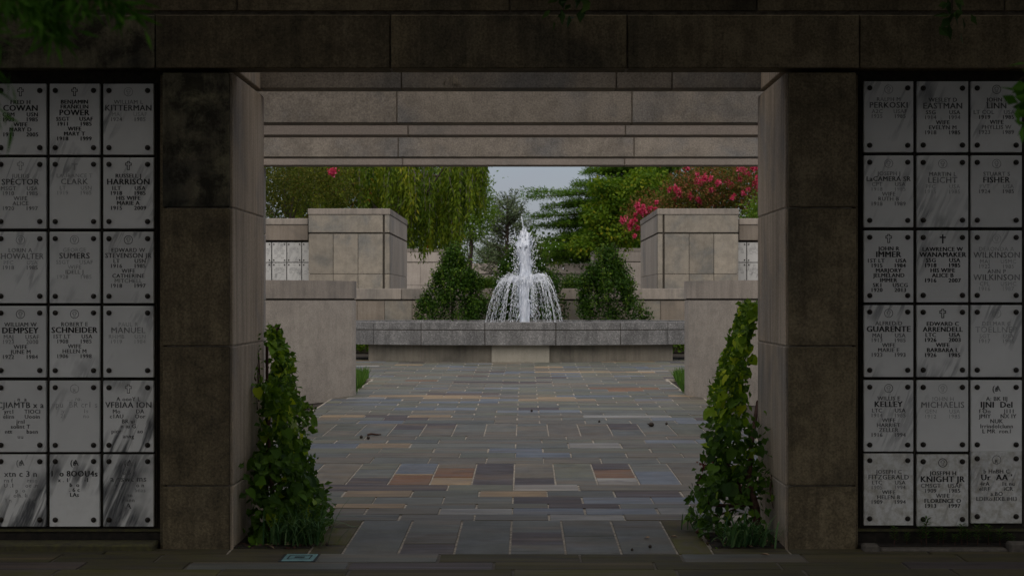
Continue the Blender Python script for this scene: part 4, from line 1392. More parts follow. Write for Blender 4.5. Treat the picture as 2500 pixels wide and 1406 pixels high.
pos = ['cut off by the gateway jamb', 'second from the gateway jamb', 'third from the gateway jamb', 'touching the tall block']
lab_r = ['distant upper-row niche cover ', 'distant lower-row niche cover ']
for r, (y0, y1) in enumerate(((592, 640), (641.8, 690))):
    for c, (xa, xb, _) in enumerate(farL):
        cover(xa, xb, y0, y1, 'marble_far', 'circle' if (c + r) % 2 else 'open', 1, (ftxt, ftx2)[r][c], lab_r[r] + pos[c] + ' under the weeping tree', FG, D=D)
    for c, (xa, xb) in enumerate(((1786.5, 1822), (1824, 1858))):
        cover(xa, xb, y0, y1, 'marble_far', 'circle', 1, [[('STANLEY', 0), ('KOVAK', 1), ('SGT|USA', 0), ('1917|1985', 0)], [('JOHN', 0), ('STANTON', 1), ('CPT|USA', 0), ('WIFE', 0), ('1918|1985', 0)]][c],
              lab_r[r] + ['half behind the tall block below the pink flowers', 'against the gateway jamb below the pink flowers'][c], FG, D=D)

# far colonnade closing the vista
def colonnade():
    D = 92
    t = thing('far_colonnade', 'distant limestone lintel on square posts closing the vista', 'wall', (0, D, gz(D)))
    zt, zl, zb = PZ(643, D), PZ(668, D), gz(D) - .1
    for i in range(6):
        stone_box('lintel_stone', M['court_pale'], t, -12 + i * 4, -8 + i * 4, D, D + .7, zl, zt, .01)
    q = MB(); q.box(-12, 12, D + .1, D + .6, zl - .35, zl - .01); q.build('inner_lintel', M['court_pale'], t)
    for k in range(11):
        x = -11 + k * 2.2
        q = MB(); q.box(x - .22, x + .22, D + .05, D + .6, zb, zl - .36, .01); q.build('post', M['court_pale'], t)
    q = MB(); q.box(-12, 12, D + .25, D + .5, zb, gz(D) + .9, .01); q.build('base_wall', M['court_pale'], t)
colonnade()

# ------------------------------------------------------------------ planting
def ellipsoid(n, c, r, rg, shell=.55, bottom=-1.0):
    """points in an ellipsoid, denser towards the outside; returns points and outward directions"""
    d_ = unit(rg.normal(size=(n, 3)))
    d_[:, 2] = np.where(d_[:, 2] < bottom, -d_[:, 2], d_[:, 2])
    rad = (shell + (1 - shell) * rg.random(n) ** .6)[:, None] if shell > 0 else rg.random((n, 1)) ** (1 / 3)
    rad = rad * (1 + .10 * rg.normal(size=(n, 1)))
    return np.asarray(c) + d_ * rad * np.asarray(r), d_

def leaf_cloud(parent, name, P, O, L, W, mats, rg, up=.6, tint=None, mi=None, spread=.9, kind='stuff', fold=.12, down=0.0):
    n_ = len(P)
    axis = unit(O * .6 + rg.normal(size=(n_, 3)) * spread + np.array([0, 0, -down]))
    nrm = unit(np.array([0, 0, up]) + O * .5 + rg.normal(size=(n_, 3)) * .5)
    ln = L * rg.uniform(.7, 1.3, n_); wd = W * rg.uniform(.75, 1.25, n_)
    if tint is None:
        tint = rg.random(n_)
    me = leaf_mesh(name, P - np.asarray(parent['_base']), axis, nrm, ln, wd, mats, tint, mi, fold)
    o = link(name, me, parent)
    if kind:
        o['kind'] = kind
    return o

def limbs(parent, base, top, ends, r0, mat, rg, sides=7):
    q = MB()
    base, top = Vector(base), Vector(top)
    n_ = 6
    pts = [base.lerp(top, i / n_) + Vector((rg.normal() * .05, rg.normal() * .05, 0)) * (i > 0) for i in range(n_ + 1)]
    q.tube(pts, [r0 * (1.25 if i == 0 else 1 - .65 * i / n_) for i in range(n_ + 1)], sides)
    tr = q.build('trunk', mat, parent, smooth=True)
    q = MB()
    for e in ends:
        e = Vector(e)
        u = rg.uniform(.35, .95)
        s = base.lerp(top, u)
        m1 = s.lerp(e, .5) + Vector((rg.normal() * .1, rg.normal() * .1, .12 * (e - s).length))
        q.tube([s, s.lerp(m1, .5), m1, e], [r0 * .42, r0 * .3, r0 * .2, r0 * .06], 5)
    if ends:
        q.build('branches', mat, parent, smooth=True)

def tree(name, label, base, h, clusters, leaf, L, W, nleaf, r0, seed, group=None, bark='bark', up=.6, spread=.9, shell=.45, cat='tree', crown='crown'):
    rg = np.random.default_rng(seed)
    t = thing(name, label, cat, base, group)
    vol = np.array([c[1][0] * c[1][1] * c[1][2] for c in clusters]) ** .67
    cnt = np.maximum((nleaf * vol / vol.sum()).astype(int), 30)
    Ps, Os, Ts = [], [], []
    for (c, r), k in zip(clusters, cnt):
        p, o = ellipsoid(k, c, r, rg, shell)
        # clumps: pull the leaves into bunches so the sky shows between
        nb = max(6, k // 45)
        bc, _ = ellipsoid(nb, c, r, rg, shell)
        idx = rg.integers(0, nb, k)
        s = min(r) * .30 + .05
        q_ = bc[idx] + rg.normal(size=(k, 3)) * s * np.array([1, 1, .6])
        take = rg.random(k) < .75
        p = np.where(take[:, None], q_, p)
        bt = rg.random(nb)
        Ps.append(p); Os.append(unit(p - np.asarray(c))); Ts.append(np.clip(bt[idx] * .55 + rg.random(k) * .45, 0, 1))
    P, O, T = np.concatenate(Ps), np.concatenate(Os), np.concatenate(Ts)
    leaf_cloud(t, crown, P, O, L, W, M[leaf], rg, up=up, tint=T, spread=spread, kind=None)
    ends = [tuple(np.asarray(c) + np.asarray(r) * rg.uniform(-.4, .4, 3)) for c, r in clusters]
    limbs(t, base, (base[0] + rg.normal() * .15, base[1], base[2] + h * .8), ends, r0, M[bark], rg)
    return t

def at(x, y, D):
    return (PX(x, D), D, PZ(y, D))

# clipped evergreen shrubs in front of the back wall
def cone_shrub(cx, D, w, ztop, label, seed, lean=0.0):
    rg = np.random.default_rng(seed)
    zb = gz(D)
    t = thing('evergreen_shrub', label, 'shrub', (cx, D, zb), 'dark conical shrubs round the fountain')
    n_ = 17000
    h = ztop - zb
    u = rg.random(n_) ** .75
    # irregular radius: lumps round the shrub
    th_ = rg.uniform(0, 2 * math.pi, n_)
    prof_ = np.interp(u, [0, .25, .5, .75, .9, 1], [.80, 1.0, .84, .54, .30, .05])
    lump = .94 + .16 * np.sin(th_ * 3 + u * 9 + seed) + .12 * np.sin(th_ * 5 - u * 14)
    rr = w * prof_ * lump * (.55 + .45 * rg.random(n_) ** .5)
    P = np.stack([cx + rr * np.cos(th_) + lean * u, D + rr * np.sin(th_) * .9, zb + u * h], 1)
    nb = 260
    bi = rg.integers(0, n_, nb)
    idx = rg.integers(0, nb, n_)
    Q = P[bi][idx] + rg.normal(size=(n_, 3)) * .075 * np.array([1, 1, 1.25])
    take = rg.random(n_) < .6
    P = np.where(take[:, None], Q, P)
    # side lobes that break the cone
    nl = 22
    lu = rg.random(nl) ** .8 * .82
    la = rg.uniform(0, 2 * math.pi, nl)
    lr = w * np.interp(lu, [0, .25, .5, .75, .9, 1], [.85, 1.05, .9, .6, .34, .05]) * rg.uniform(.82, 1.12, nl)
    lc_ = np.stack([cx + lr * np.cos(la) + lean * lu, D + lr * np.sin(la) * .9, zb + lu * h + .06], 1)
    li = rg.integers(0, nl, n_)
    lobe = lc_[li] + unit(rg.normal(size=(n_, 3))) * (rg.random((n_, 1)) ** .5) * np.array([.17, .17, .24]) * rg.uniform(.7, 1.2, nl)[li][:, None]
    isl = rg.random(n_) < .3
    P = np.where(isl[:, None], lobe, P)
    O = unit(np.stack([np.cos(th_), np.sin(th_), np.full(n_, .35)], 1))
    bt = rg.random(nb)
    T = np.clip(bt[idx] * .6 + rg.random(n_) * .4 - .1, 0, 1)
    leaf_cloud(t, 'foliage', P, O, .062, .036, M['leaf_shrub'], rg, tint=T)
    # upright shoots that break the outline
    q = MB(); SP, SO = [], []
    for k in range(80):
        uu = rg.random() ** .7
        a = rg.uniform(0, 2 * math.pi)
        r = w * np.interp(uu, [0, .25, .5, .75, .9, 1], [.80, 1.0, .86, .58, .32, .05]) * .95
        b_ = np.array([cx + r * math.cos(a) + lean * uu, D + r * math.sin(a) * .9, zb + uu * h])
        e = b_ + np.array([math.cos(a) * .12, math.sin(a) * .12, rg.uniform(.12, .34)])
        q.tube([b_, (b_ + e) / 2, e], [.006, .005, .002], 4)
        for j in range(16):
            f_ = j / 15
            SP.append(b_ + (e - b_) * f_ + rg.normal(size=3) * .012); SO.append(unit(rg.normal(size=3) + np.array([0, 0, .5])))
    leaf_cloud(t, 'shoots', np.array(SP), np.array(SO), .058, .034, M['leaf_shrub'], rg, tint=rg.uniform(.5, 1, len(SP)))
    q.tube([(cx, D, zb), (cx, D, zb + h * .8)], [.05, .015], 6)
    q.build('stem', M['bark'], t)
cone_shrub(PX(1104, 34.5), 34.5, .72, PZ(612, 34.5), 'broad conical evergreen shrub below the weeping tree', 31, .05)
cone_shrub(PX(1486, 34.5), 34.5, .74, PZ(613, 34.5), 'broad conical evergreen shrub beneath the cedar branches', 37)
cone_shrub(PX(1284, 34.9), 34.9, .92, PZ(588, 34.9), 'evergreen shrub directly behind the water jet', 41)

# low ground cover showing under the ends of the basin
def patch(name, label, P, L, W, mat, seed, upv=1.0, group=None, kind='stuff', spread=.9):
    rg = np.random.default_rng(seed)
    n_ = len(P)
    axis = unit(rg.normal(size=(n_, 3)) * spread + np.array([0, 0, upv]))
    nrm = unit(rg.normal(size=(n_, 3)) + np.array([0, -.4, .6]))
    me = leaf_mesh(name, P, axis, nrm, L * rg.uniform(.6, 1.3, n_), W * rg.uniform(.7, 1.3, n_), mat, rg.random(n_), None, .1)
    o = link(name, me)
    tag(o, label, kind=kind, group=group)
    return o
rg0 = np.random.default_rng(3)
for s, lab in ((-1, 'bright green ground cover under the basin end below the weeping tree'), (1, 'bright green ground cover under the basin end below the pink flowers')):
    n_ = 2600
    x = AX + s * rg0.uniform(2.9, 4.8, n_)
    y = rg0.uniform(34.95, 35.5, n_)
    z = gz(35) + rg0.random(n_) ** .8 * .34
    patch('ground_cover', lab, np.stack([x, y, z], 1), .09, .05, M['leaf_bright'], 50 + s, .6)
    # grass beside the low wall
    pl = []
    while len(pl) < 2600:
        yy = rg0.uniform(22.45, 26.0)
        xin = 2.42 + (yy - 22.4) * .05
        xx = rg0.uniform(xin, 3.5)
        pl.append((-xx if s < 0 else xx - .14, yy, gz(yy) - .02))
    patch('grass', ['tuft of short grass behind the low wall below the dark shrub', 'tuft of short grass behind the low wall beside the yellow-green climber'][s > 0], np.array(pl), .21, .018, M['leaf_grass'], 60 + s, 1.6, spread=.45)

# --- trees beyond
BIG = 'trees beyond the court'
tg = np.random.default_rng(8)
# weeping tree
def weeping():
    base = (PX(960, 50), 50, gz(50))
    t = thing('weeping_tree', 'weeping tree with yellow-green leaves hanging over the tall block', 'tree', base)
    rg = np.random.default_rng(21)
    P, A, T = [], [], []
    q = MB()
    zt = PZ(330, 50)
    k = 0
    for gl in range(185):
        xg = rg.uniform(712, 1178)
        Dg = rg.uniform(46.5, 53.5)
        tg_ = rg.uniform(310, 500)
        if xg < 990:
            eg = rg.uniform(430, 550)
        elif xg < 1060:
            eg = rg.uniform(520, 640)
        elif xg < 1130:
            eg = rg.uniform(500, 625)
        else:
            eg = rg.uniform(430, 570) - (xg - 1130) * .9
        if eg - tg_ < 60:
            tg_ = eg - rg.uniform(80, 150)
        hue = rg.random()
        for st in range(7):
            k += 1
            x = xg + rg.normal() * 6
            D = Dg + rg.normal() * .10
            top = tg_ + rg.uniform(0, .45) * (eg - tg_)
            end = eg - rg.uniform(0, .3) * (eg - tg_) * (st > 0)
            p = np.array(at(x, top, D)); e = np.array(at(x + rg.normal() * 4, end, D + rg.normal() * .1))
            n_ = min(60, int(max(8, (p[2] - e[2]) / .042)))
            sway = rg.normal(size=2) * .06
            u = np.linspace(0, 1, n_)
            pts = p + (e - p) * u[:, None]
            pts[:, 0] += np.sin(u * 3 + k) * sway[0]; pts[:, 1] += np.sin(u * 2.5 + k) * sway[1]
            P.append(pts + rg.normal(size=(n_, 3)) * .03)
            A.append(np.stack([rg.normal(size=n_) * .45, rg.normal(size=n_) * .45, np.full(n_, -1.0)], 1))
            T.append(np.clip(hue * .5 + rg.random(n_) * .5 + (.12 if rg.random() < .06 else -.03), 0, 1))
            if st < 2:
                q.tube([tuple(pts[i]) for i in (0, n_ // 3, 2 * n_ // 3, n_ - 1)], [.014, .010, .007, .003], 3, cap=False)
    P, A, T = np.concatenate(P), np.concatenate(A), np.concatenate(T)
    n_ = len(P)
    me = leaf_mesh('crown', P - np.array(base), A, unit(rg.normal(size=(n_, 3)) + np.array([0, -.5, .3])), .17 * rg.uniform(.7, 1.3, n_), .055 * rg.uniform(.8, 1.2, n_), M['leaf_weep'], T, None, .1)
    link('crown', me, t)
    q.build('twigs', M['bark_grey'], t)
    ends = [at(x, y, 50 + tg.normal()) for x, y in ((740, 400), (820, 380), (900, 350), (1010, 360), (1090, 400), (1150, 440), (1050, 480), (860, 440))]
    limbs(t, base, (base[0], 50, PZ(360, 50)), ends, .24, M['bark'], tg)
weeping()
tree('crape_myrtle', 'olive brown crape myrtle with a single pink flower cluster', (PX(690, 44), 44, gz(44)), 5, [(at(690, 440, 44), (1.6, 1.4, .9)), (at(770, 470, 44.5), (1.3, 1.2, .8)), (at(640, 480, 44), (1.2, 1.2, .8)), (at(730, 400, 44), (1.7, 1.3, .8))], 'leaf_olive', .075, .034, 15000, .09, 71, BIG)
tree('maple_tree', 'light green maple peeping out beside the weeping tree', (PX(1150, 60), 60, gz(60)), 5, [(at(1165, 470, 60), (.55, .8, .7)), (at(1180, 520, 60), (.45, .8, .5)), (at(1150, 560, 60), (.6, .8, .6)), (at(1130, 440, 60), (.9, .8, .7))], 'leaf_bright', .10, .06, 6500, .1, 72, BIG)
# cedar: tiers of flat sprays
def cedar(label, D, tx, tiers, leaf, n_each, seed, L=.20, W=.07, r0=.35, ytop=330):
    rg = np.random.default_rng(seed)
    base = (PX(tx, D), D, gz(D))
    t = thing('cedar_tree', label, 'tree', base, BIG)
    q = MB(); P, O, T = [], [], []
    zt = PZ(ytop, D)
    for (xa, xb, y, sag) in tiers:
        a = np.array((base[0], D, PZ(y + 18, D))); 
        for rep in range(3):
            e = np.array(at(xb if rep != 1 else xb * .8 + xa * .2, y + sag + rg.normal() * 6, D + rg.uniform(-2.2, 2.2)))
            st = np.array(at(xa, y + rg.normal() * 6, D + rg.uniform(-.8, .8)))
            q.tube([tuple(st), tuple((st + e) / 2 + np.array([0, 0, .1])), tuple(e)], [.06, .04, .012], 4)
            nn = n_each
            u = rg.random(nn) ** .8
            wdt = .30 + 1.0 * np.sin(np.clip(u, 0, 1) * math.pi * .8 + .25)
            nb = 120
            bu = rg.random(nb); bw = rg.normal(size=nb) * .9
            idx = rg.integers(0, nb, nn)
            uu = np.clip(bu[idx] + rg.normal(size=nn) * .035, 0, 1.03)
            lat = bw[idx] * .8 + rg.normal(size=nn) * .16
            p = st + (e - st) * uu[:, None]
            p[:, 1] += lat * 1.2
            p[:, 2] += rg.normal(size=nn) * .05 + .10 * np.sin(uu * 3.14) + rg.normal(size=nb)[idx] * .06
            P.append(p); O.append(unit(np.stack([np.full(nn, np.sign(xb - xa)), rg.normal(size=nn) * .8, rg.normal(size=nn) * .25 + .1], 1)))
            T.append(np.clip(rg.random(nb)[idx] * .5 + rg.random(nn) * .5, 0, 1))
    P, O, T = np.concatenate(P), np.concatenate(O), np.concatenate(T)
    leaf_cloud(t, 'crown', P, O, L, W, M[leaf], rg, up=1.6, tint=T, spread=.4, kind=None)
    q.build('branches', M['bark'], t)
    q = MB(); q.tube([base, (base[0], D, base[2] + (zt - base[2]) * .5), (base[0], D, zt)], [r0, r0 * .7, r0 * .25], 8)
    q.build('trunk', M['bark'], t, smooth=True)
cedar('broad cedar with flat layered branches reaching across the sky', 74, 1600,
      [(1620, 1425, 425, -6), (1630, 1400, 455, 4), (1640, 1285, 480, -8), (1600, 1330, 500, 0), (1630, 1290, 520, 14), (1620, 1310, 548, 8), (1640, 1330, 575, 10), (1640, 1300, 600, 12), (1620, 1340, 625, 8), (1640, 1440, 400, 0), (1620, 1480, 380, 0), (1640, 1500, 440, 0), (1640, 1420, 525, 0), (1640, 1420, 565, 0), (1640, 1380, 490, 4), (1640, 1360, 535, 10), (1640, 1370, 560, 8), (1640, 1350, 588, 12), (1640, 1330, 612, 10), (1660, 1470, 415, 0), (1660, 1460, 470, 4)], 'leaf_cedar', 2100, 81, .15, .045)
tree('yellowing_tree', 'yellow-green tree in front of the cedar', (PX(1500, 62), 62, gz(62)), 5, [(at(1470, 520, 62), (.8, 1.0, .55)), (at(1530, 490, 62), (.9, 1.0, .6)), (at(1500, 570, 62), (1.1, 1.0, .5)), (at(1570, 450, 62), (.9, 1, .6)), (at(1440, 600, 62), (.7, .8, .35)), (at(1480, 450, 62), (.6, .8, .4))], 'leaf_yellow', .15, .10, 9000, .12, 73, BIG)
tree('yellowing_tree', 'low yellow-green bush behind the jet and above the distant lintel', (PX(1345, 80), 80, gz(80)), 3, [(at(1345, 625, 80), (.9, 1.0, .5)), (at(1400, 600, 80), (1.0, 1.0, .6))], 'leaf_yellow', .11, .065, 3500, .08, 74, BIG)
# dusky open conifer on the skyline
def open_conifer():
    rg = np.random.default_rng(91)
    D = 86
    base = (PX(1238, D), D, gz(D))
    t = thing('blue_conifer', 'thin grey-green conifer standing open against the sky', 'tree', base, BIG)
    q = MB(); P, O, T = [], [], []
    for k in range(120):
        yy = rg.uniform(485, 655)
        hw = np.interp(yy, [470, 560, 650], [12, 62, 88])
        tx, dx = 1238 + rg.normal() * 4, rg.choice([-1, 1]) * hw * rg.uniform(.5, 1.05)
        st = np.array(at(tx, yy + 22, D)); e = np.array(at(tx + dx, yy - rg.uniform(-8, 26), D + rg.normal() * 1.6))
        q.tube([tuple(st), tuple((st + e) / 2 - np.array([0, 0, .08])), tuple(e)], [.03, .02, .008], 3)
        for j in range(52):
            u = rg.uniform(.2, 1.05)
            P.append(st + (e - st) * u + rg.normal(size=3) * .06); O.append(unit((e - st) + rg.normal(size=3) * 1.0)); T.append(rg.random())
    for sx, y0 in ((1216, 500), (1262, 468), (1240, 478), (1285, 490)):
        st = np.array(at(1238, 560, D)); e = np.array(at(sx, y0, D))
        q.tube([tuple(st), tuple((st + e) / 2), tuple(e)], [.05, .03, .01], 4)
        for j in range(120):
            u = rg.uniform(.2, 1.02)
            P.append(st + (e - st) * u + rg.normal(size=3) * .08); O.append(unit((e - st) + rg.normal(size=3) * 1.4)); T.append(rg.random())
    leaf_cloud(t, 'crown', np.array(P), np.array(O), .22, .055, M['leaf_blue'], rg, tint=np.array(T), kind=None)
    q.tube([base, at(1238, 560, D), at(1240, 480, D)], [.2, .12, .03], 6)
    q.build('trunk', M['bark'], t)
open_conifer()
# pink crape myrtle above the block at the photograph's right
def pink_myrtle():
    D = 47
    base = (PX(1740, D), D, gz(D))
    t = tree('crape_myrtle', 'crape myrtle with bright pink flower heads above the tall block', base, 5,
             [(at(1720, 460, D), (1.2, 1.3, .6)), (at(1800, 430, D), (1.2, 1.2, .8)), (at(1690, 440, D), (.5, .8, .4)), (at(1620, 500, D), (1.0, 1.2, .5)), (at(1690, 500, D), (1.2, 1, .5)), (at(1850, 480, D), (1.2, 1.2, .7)), (at(1560, 535, D), (.45, .8, .45))],
             'leaf_myrtle', .085, .038, 20000, .08, 75, BIG)
    rg = np.random.default_rng(76)
    heads = [(1680, 432, 26), (1697, 445, 18), (1718, 438, 20), (1650, 462, 18), (1640, 470, 14), (1738, 447, 22), (1762, 462, 14), (1776, 452, 18), (1800, 440, 14), (1812, 422, 20), (1836, 430, 18), (1845, 450, 14), (1838, 412, 16), (1735, 470, 12),
             (1545, 505, 18), (1538, 540, 26), (1552, 555, 18), (1560, 500, 14), (1574, 503, 16), (1590, 510, 12), (1544, 582, 14), (1605, 505, 14), (1560, 530, 14), (1690, 485, 12), (1706, 490, 10), (1655, 490, 12), (1825, 465, 12), (1790, 480, 10)]
    P, O = [], []
    for (x, y, r) in heads:
        for mini in range(int(rg.integers(1, 4))):
            c = np.array(at(x + rg.normal() * r * .45, y + rg.normal() * r * .45, D - .9 + rg.uniform(-.4, .4)))
            r_ = rg.uniform(.32, .66) * r * D / F * .46
            n_ = int(30 + 2.8 * r)
            P.append(c + rg.normal(size=(n_, 3)) * r_ * np.array([.55, .55, .75])); O.append(unit(rg.normal(size=(n_, 3))))
    P, O = np.concatenate(P), np.concatenate(O)
    leaf_cloud(t, 'flower_heads', P, O, .06, .055, M['flower'], rg, kind=None)
pink_myrtle()
rgp = np.random.default_rng(77)
pc_ = bpy.data.objects['crape_myrtle']
c = np.array(at(812, 420, 42.6))
leaf_cloud(pc_, 'flower_head', c + rgp.normal(size=(240, 3)) * np.array([.045, .045, .04]), unit(rgp.normal(size=(240, 3))), .06, .055, M['flower'], rgp, kind=None)
tree('leafy_bush', 'small light green bush above the niche wall, beside the gateway jamb', (PX(1850, 42), 42, gz(42)), 3, [(at(1846, 525, 42), (.35, .5, .28)), (at(1880, 510, 42), (.5, .5, .4))], 'leaf_bright', .08, .05, 1600, .04, 78, BIG)
# big dark trees at the back, behind everything
tree('dark_tree', 'dark green tree mass behind the pink flowers', (PX(1720, 84), 84, gz(84)), 12, [(at(1720, 430, 84), (3.0, 2, 2.2)), (at(1820, 420, 84), (3.2, 2, 2.4)), (at(1660, 500, 84), (2.2, 2, 1.6)), (at(1600, 440, 84), (1.8, 2, 1.4)), (at(1760, 360, 84), (3, 2, 2)), (at(1880, 480, 84), (3, 2, 2.4))], 'leaf_dark', .20, .11, 16000, .35, 79, BIG)
tree('dark_tree', 'dark green tree filling the gaps behind the cedar', (PX(1500, 92), 92, gz(92)), 12, [(at(1480, 570, 92), (2.6, 2, 1.5)), (at(1400, 610, 92), (2.0, 2, 1.1)), (at(1580, 500, 92), (2.6, 2, 2.2)), (at(1640, 580, 92), (2.6, 2, 1.6)), (at(1520, 470, 92), (1.4, 2, 1.2))], 'leaf_dark', .20, .11, 13000, .3, 82, BIG)
tree('dark_tree', 'dark green tree behind the olive crape myrtle', (PX(720, 70), 70, gz(70)), 12, [(at(700, 430, 70), (3.2, 2, 2.0)), (at(820, 400, 70), (3.0, 2, 2.2)), (at(960, 450, 70), (2.6, 2, 2.0)), (at(1050, 520, 70), (2.0, 2, 1.7)), (at(620, 480, 70), (2.5, 2, 2)), (at(880, 520, 70), (3, 2, 1.4)), (at(1100, 450, 70), (1.3, 2, 1.3)), (at(1090, 560, 70), (1.3, 2, 1.0))], 'leaf_dark', .18, .10, 21000, .35, 80, BIG)
# far wood
rgw = np.random.default_rng(95)
n_ = 17000
xs_ = rgw.uniform(-26, 26, n_)
prof_h = 3.6 + 1.0 * np.sin(xs_ * .7 + 1) + .7 * np.sin(xs_ * 1.9) + .5 * np.sin(xs_ * 4.3)
zs_ = gz(130) + rgw.random(n_) ** .8 * (prof_h + 1.5)
Pw = np.stack([xs_, 125 + rgw.uniform(-4, 4, n_), zs_], 1)
me = leaf_mesh('distant_wood', Pw, unit(rgw.normal(size=(n_, 3))), unit(rgw.normal(size=(n_, 3)) + np.array([0, -.5, .8])), .42, .26, M['leaf_dark'], rgw.random(n_))
o = link('distant_wood', me); tag(o, 'low dark wood on the skyline beyond the colonnade', kind='stuff')
# bushes beyond the far colonnade
for (x, y, rr, lf, lab) in ((1215, 625, 1.3, 'leaf_cedar', 'dark green bush behind the distant lintel, beside the jet'), (1410, 690, .8, 'leaf_shrub', 'dark bush under the distant lintel between jet and shrub'), (1195, 690, .5, 'leaf_bright', 'small bright bush under the distant lintel, beside the dark shrub')):
    D = 96 if y < 650 else 88
    tree('round_bush', lab, (PX(x, D), D, gz(D)), 2, [(at(x, y, D), (rr, .8, rr * .55)), (at(x - 20, y + 15, D), (rr * .6, .6, rr * .4))], lf, .12, .07, 2600, .06, 100 + x, BIG, cat='bush')

# --- climbers on the passage walls
def heart_leaf():
    q = MB()
    P = [(0, 0, 0), (.26, -.10, .05), (.48, .16, .085), (.44, .50, .06), (.22, .84, -.03), (0, 1.10, -.13), (-.22, .84, -.03), (-.44, .50, .06), (-.48, .16, .085), (-.26, -.10, .05), (0, .30, -.012), (0, .68, -.045)]
    Fc = [(0, 1, 2, 10), (10, 2, 3, 11), (11, 3, 4), (11, 4, 5), (0, 10, 8, 9), (10, 11, 7, 8), (11, 6, 7), (11, 5, 6)]
    q.add(P, Fc)
    return q
HL = {}
for nm in ('leaf_vine_obj', 'leaf_vine_lit', 'leaf_vine_dark'):
    HL[nm] = heart_leaf().mesh('leaf', M[nm], smooth=True)
def big_leaves(parent, pts, dirs, nrms, sizes, mat):
    b_ = Vector(parent['_base'])
    for p, d_, nn, s in zip(pts, dirs, nrms, sizes):
        y = Vector(d_).normalized()
        x = y.cross(Vector(nn)).normalized()
        z = x.cross(y)
        mw = Matrix(((x.x, y.x, z.x), (x.y, y.y, z.y), (x.z, y.z, z.z))).to_4x4()
        o = bpy.data.objects.new('leaf', HL[mat])
        COL.objects.link(o)
        o.parent = parent
        o.matrix_local = Matrix.Translation(Vector(p) - b_) @ mw @ Matrix.Scale(float(s), 4)

def climber(label, side, vols, stems, nbig, nsmall, seed, mats, base):
    rg = np.random.default_rng(seed)
    t = thing('climbing_plant', label, 'plant', base)
    wall = JL if side < 0 else JR
    P, Dr, N, Sz, Mt = [], [], [], [], []
    def sample(v, front):
        ys_, xs2, D0_, D1_, lit = v
        y = rg.uniform(ys_[0], ys_[-1])
        Dd = D0_ + (D1_ - D0_) * rg.random()
        Dref = (D0_ + D1_) / 2
        xe = np.interp(y, ys_, xs2)
        Xe = PX(xe, Dref)
        z = PZ(y, Dref)
        z = max(z, gz(10.5) + .04)
        u = rg.random() ** (.5 if front else .8)
        X = wall + (Xe - wall) * (.04 + .96 * u)
        if front:
            Dd = D0_ + (Dd - D0_) * .35 if rg.random() < .7 else Dd
        return np.array([X, Dd, z]), u, lit
    tot = sum(v[5] for v in vols)
    for v in vols:
        for k in range(int(nbig * v[5] / tot)):
            p, u, lit = sample(v[:5], True)
            out = np.array([(1 if side < 0 else -1) * (.2 + .8 * u), -.8, .15]) + rg.normal(size=3) * .45
            d_ = np.array([(1 if side < 0 else -1) * .5 * u, -.25, -.9]) + rg.normal(size=3) * .45
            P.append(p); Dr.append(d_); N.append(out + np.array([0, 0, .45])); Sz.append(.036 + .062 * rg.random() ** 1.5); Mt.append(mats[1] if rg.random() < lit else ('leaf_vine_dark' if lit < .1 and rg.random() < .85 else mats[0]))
    for mt in set(Mt):
        ii = [i for i in range(len(P)) if Mt[i] == mt]
        big_leaves(t, [P[i] for i in ii], [Dr[i] for i in ii], [N[i] for i in ii], [Sz[i] for i in ii], mt)
    SP, SO, ST = [], [], []
    for v in vols:
        for k in range(int(nsmall * v[5] / tot)):
            p, u, lit = sample(v[:5], False)
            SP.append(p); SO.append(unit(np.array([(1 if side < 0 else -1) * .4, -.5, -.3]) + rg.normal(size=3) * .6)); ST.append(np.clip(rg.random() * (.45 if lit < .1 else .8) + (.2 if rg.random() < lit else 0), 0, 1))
    leaf_cloud(t, 'leaves', np.array(SP), np.array(SO), .055, .042, M['leaf_vine'], rg, tint=np.array(ST), spread=.6)
    for pts, r in stems:
        q = MB()
        n_ = len(pts)
        q.tube([at(*p) for p in pts], [r * (1 - .6 * i / (n_ - 1)) for i in range(n_)], 6)
        q.build('stem', M['bark_red'], t)
    return t
# volumes: rows, outline x at those rows, depth range, share of leaves in the lit yellowish colour, weight
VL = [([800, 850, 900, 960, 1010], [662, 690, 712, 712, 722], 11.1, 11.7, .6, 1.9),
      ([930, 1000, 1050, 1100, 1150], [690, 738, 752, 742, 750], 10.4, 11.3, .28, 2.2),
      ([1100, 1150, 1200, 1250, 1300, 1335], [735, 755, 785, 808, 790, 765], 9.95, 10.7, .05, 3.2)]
SL = [([(628, 1000, 10.7), (622, 930, 10.7), (618, 870, 10.7), (612, 832, 10.7)], .006),
      ([(632, 980, 10.72), (630, 900, 10.72), (620, 850, 10.72), (613, 833, 10.72)], .005),
      ([(637, 960, 10.75), (632, 880, 10.75), (628, 840, 10.75), (624, 812, 10.75)], .0055),
      ([(625, 930, 10.6), (612, 895, 10.6), (600, 873, 10.6)], .005),
      ([(620, 1000, 10.65), (621, 940, 10.66), (619, 900, 10.66)], .006),
      ([(703, 960, 11.3), (701, 920, 11.3), (696, 890, 11.3)], .010),
      ([(740, 1000, 11.0), (752, 998, 11.0), (762, 996, 11.0)], .004),
      ([(735, 1130, 10.6), (750, 1126, 10.6), (760, 1122, 10.6)], .006),
      ([(660, 1335, 10.1), (665, 1200, 10.3), (655, 1050, 10.7), (665, 930, 11.2)], .02)]
cl = climber('leafy green climber at the passage foot with bare reddish shoots', -1, VL, SL, 296, 3000, 61, ('leaf_vine_obj', 'leaf_vine_lit'), (JL + .2, 10.3, gz(10.3)))
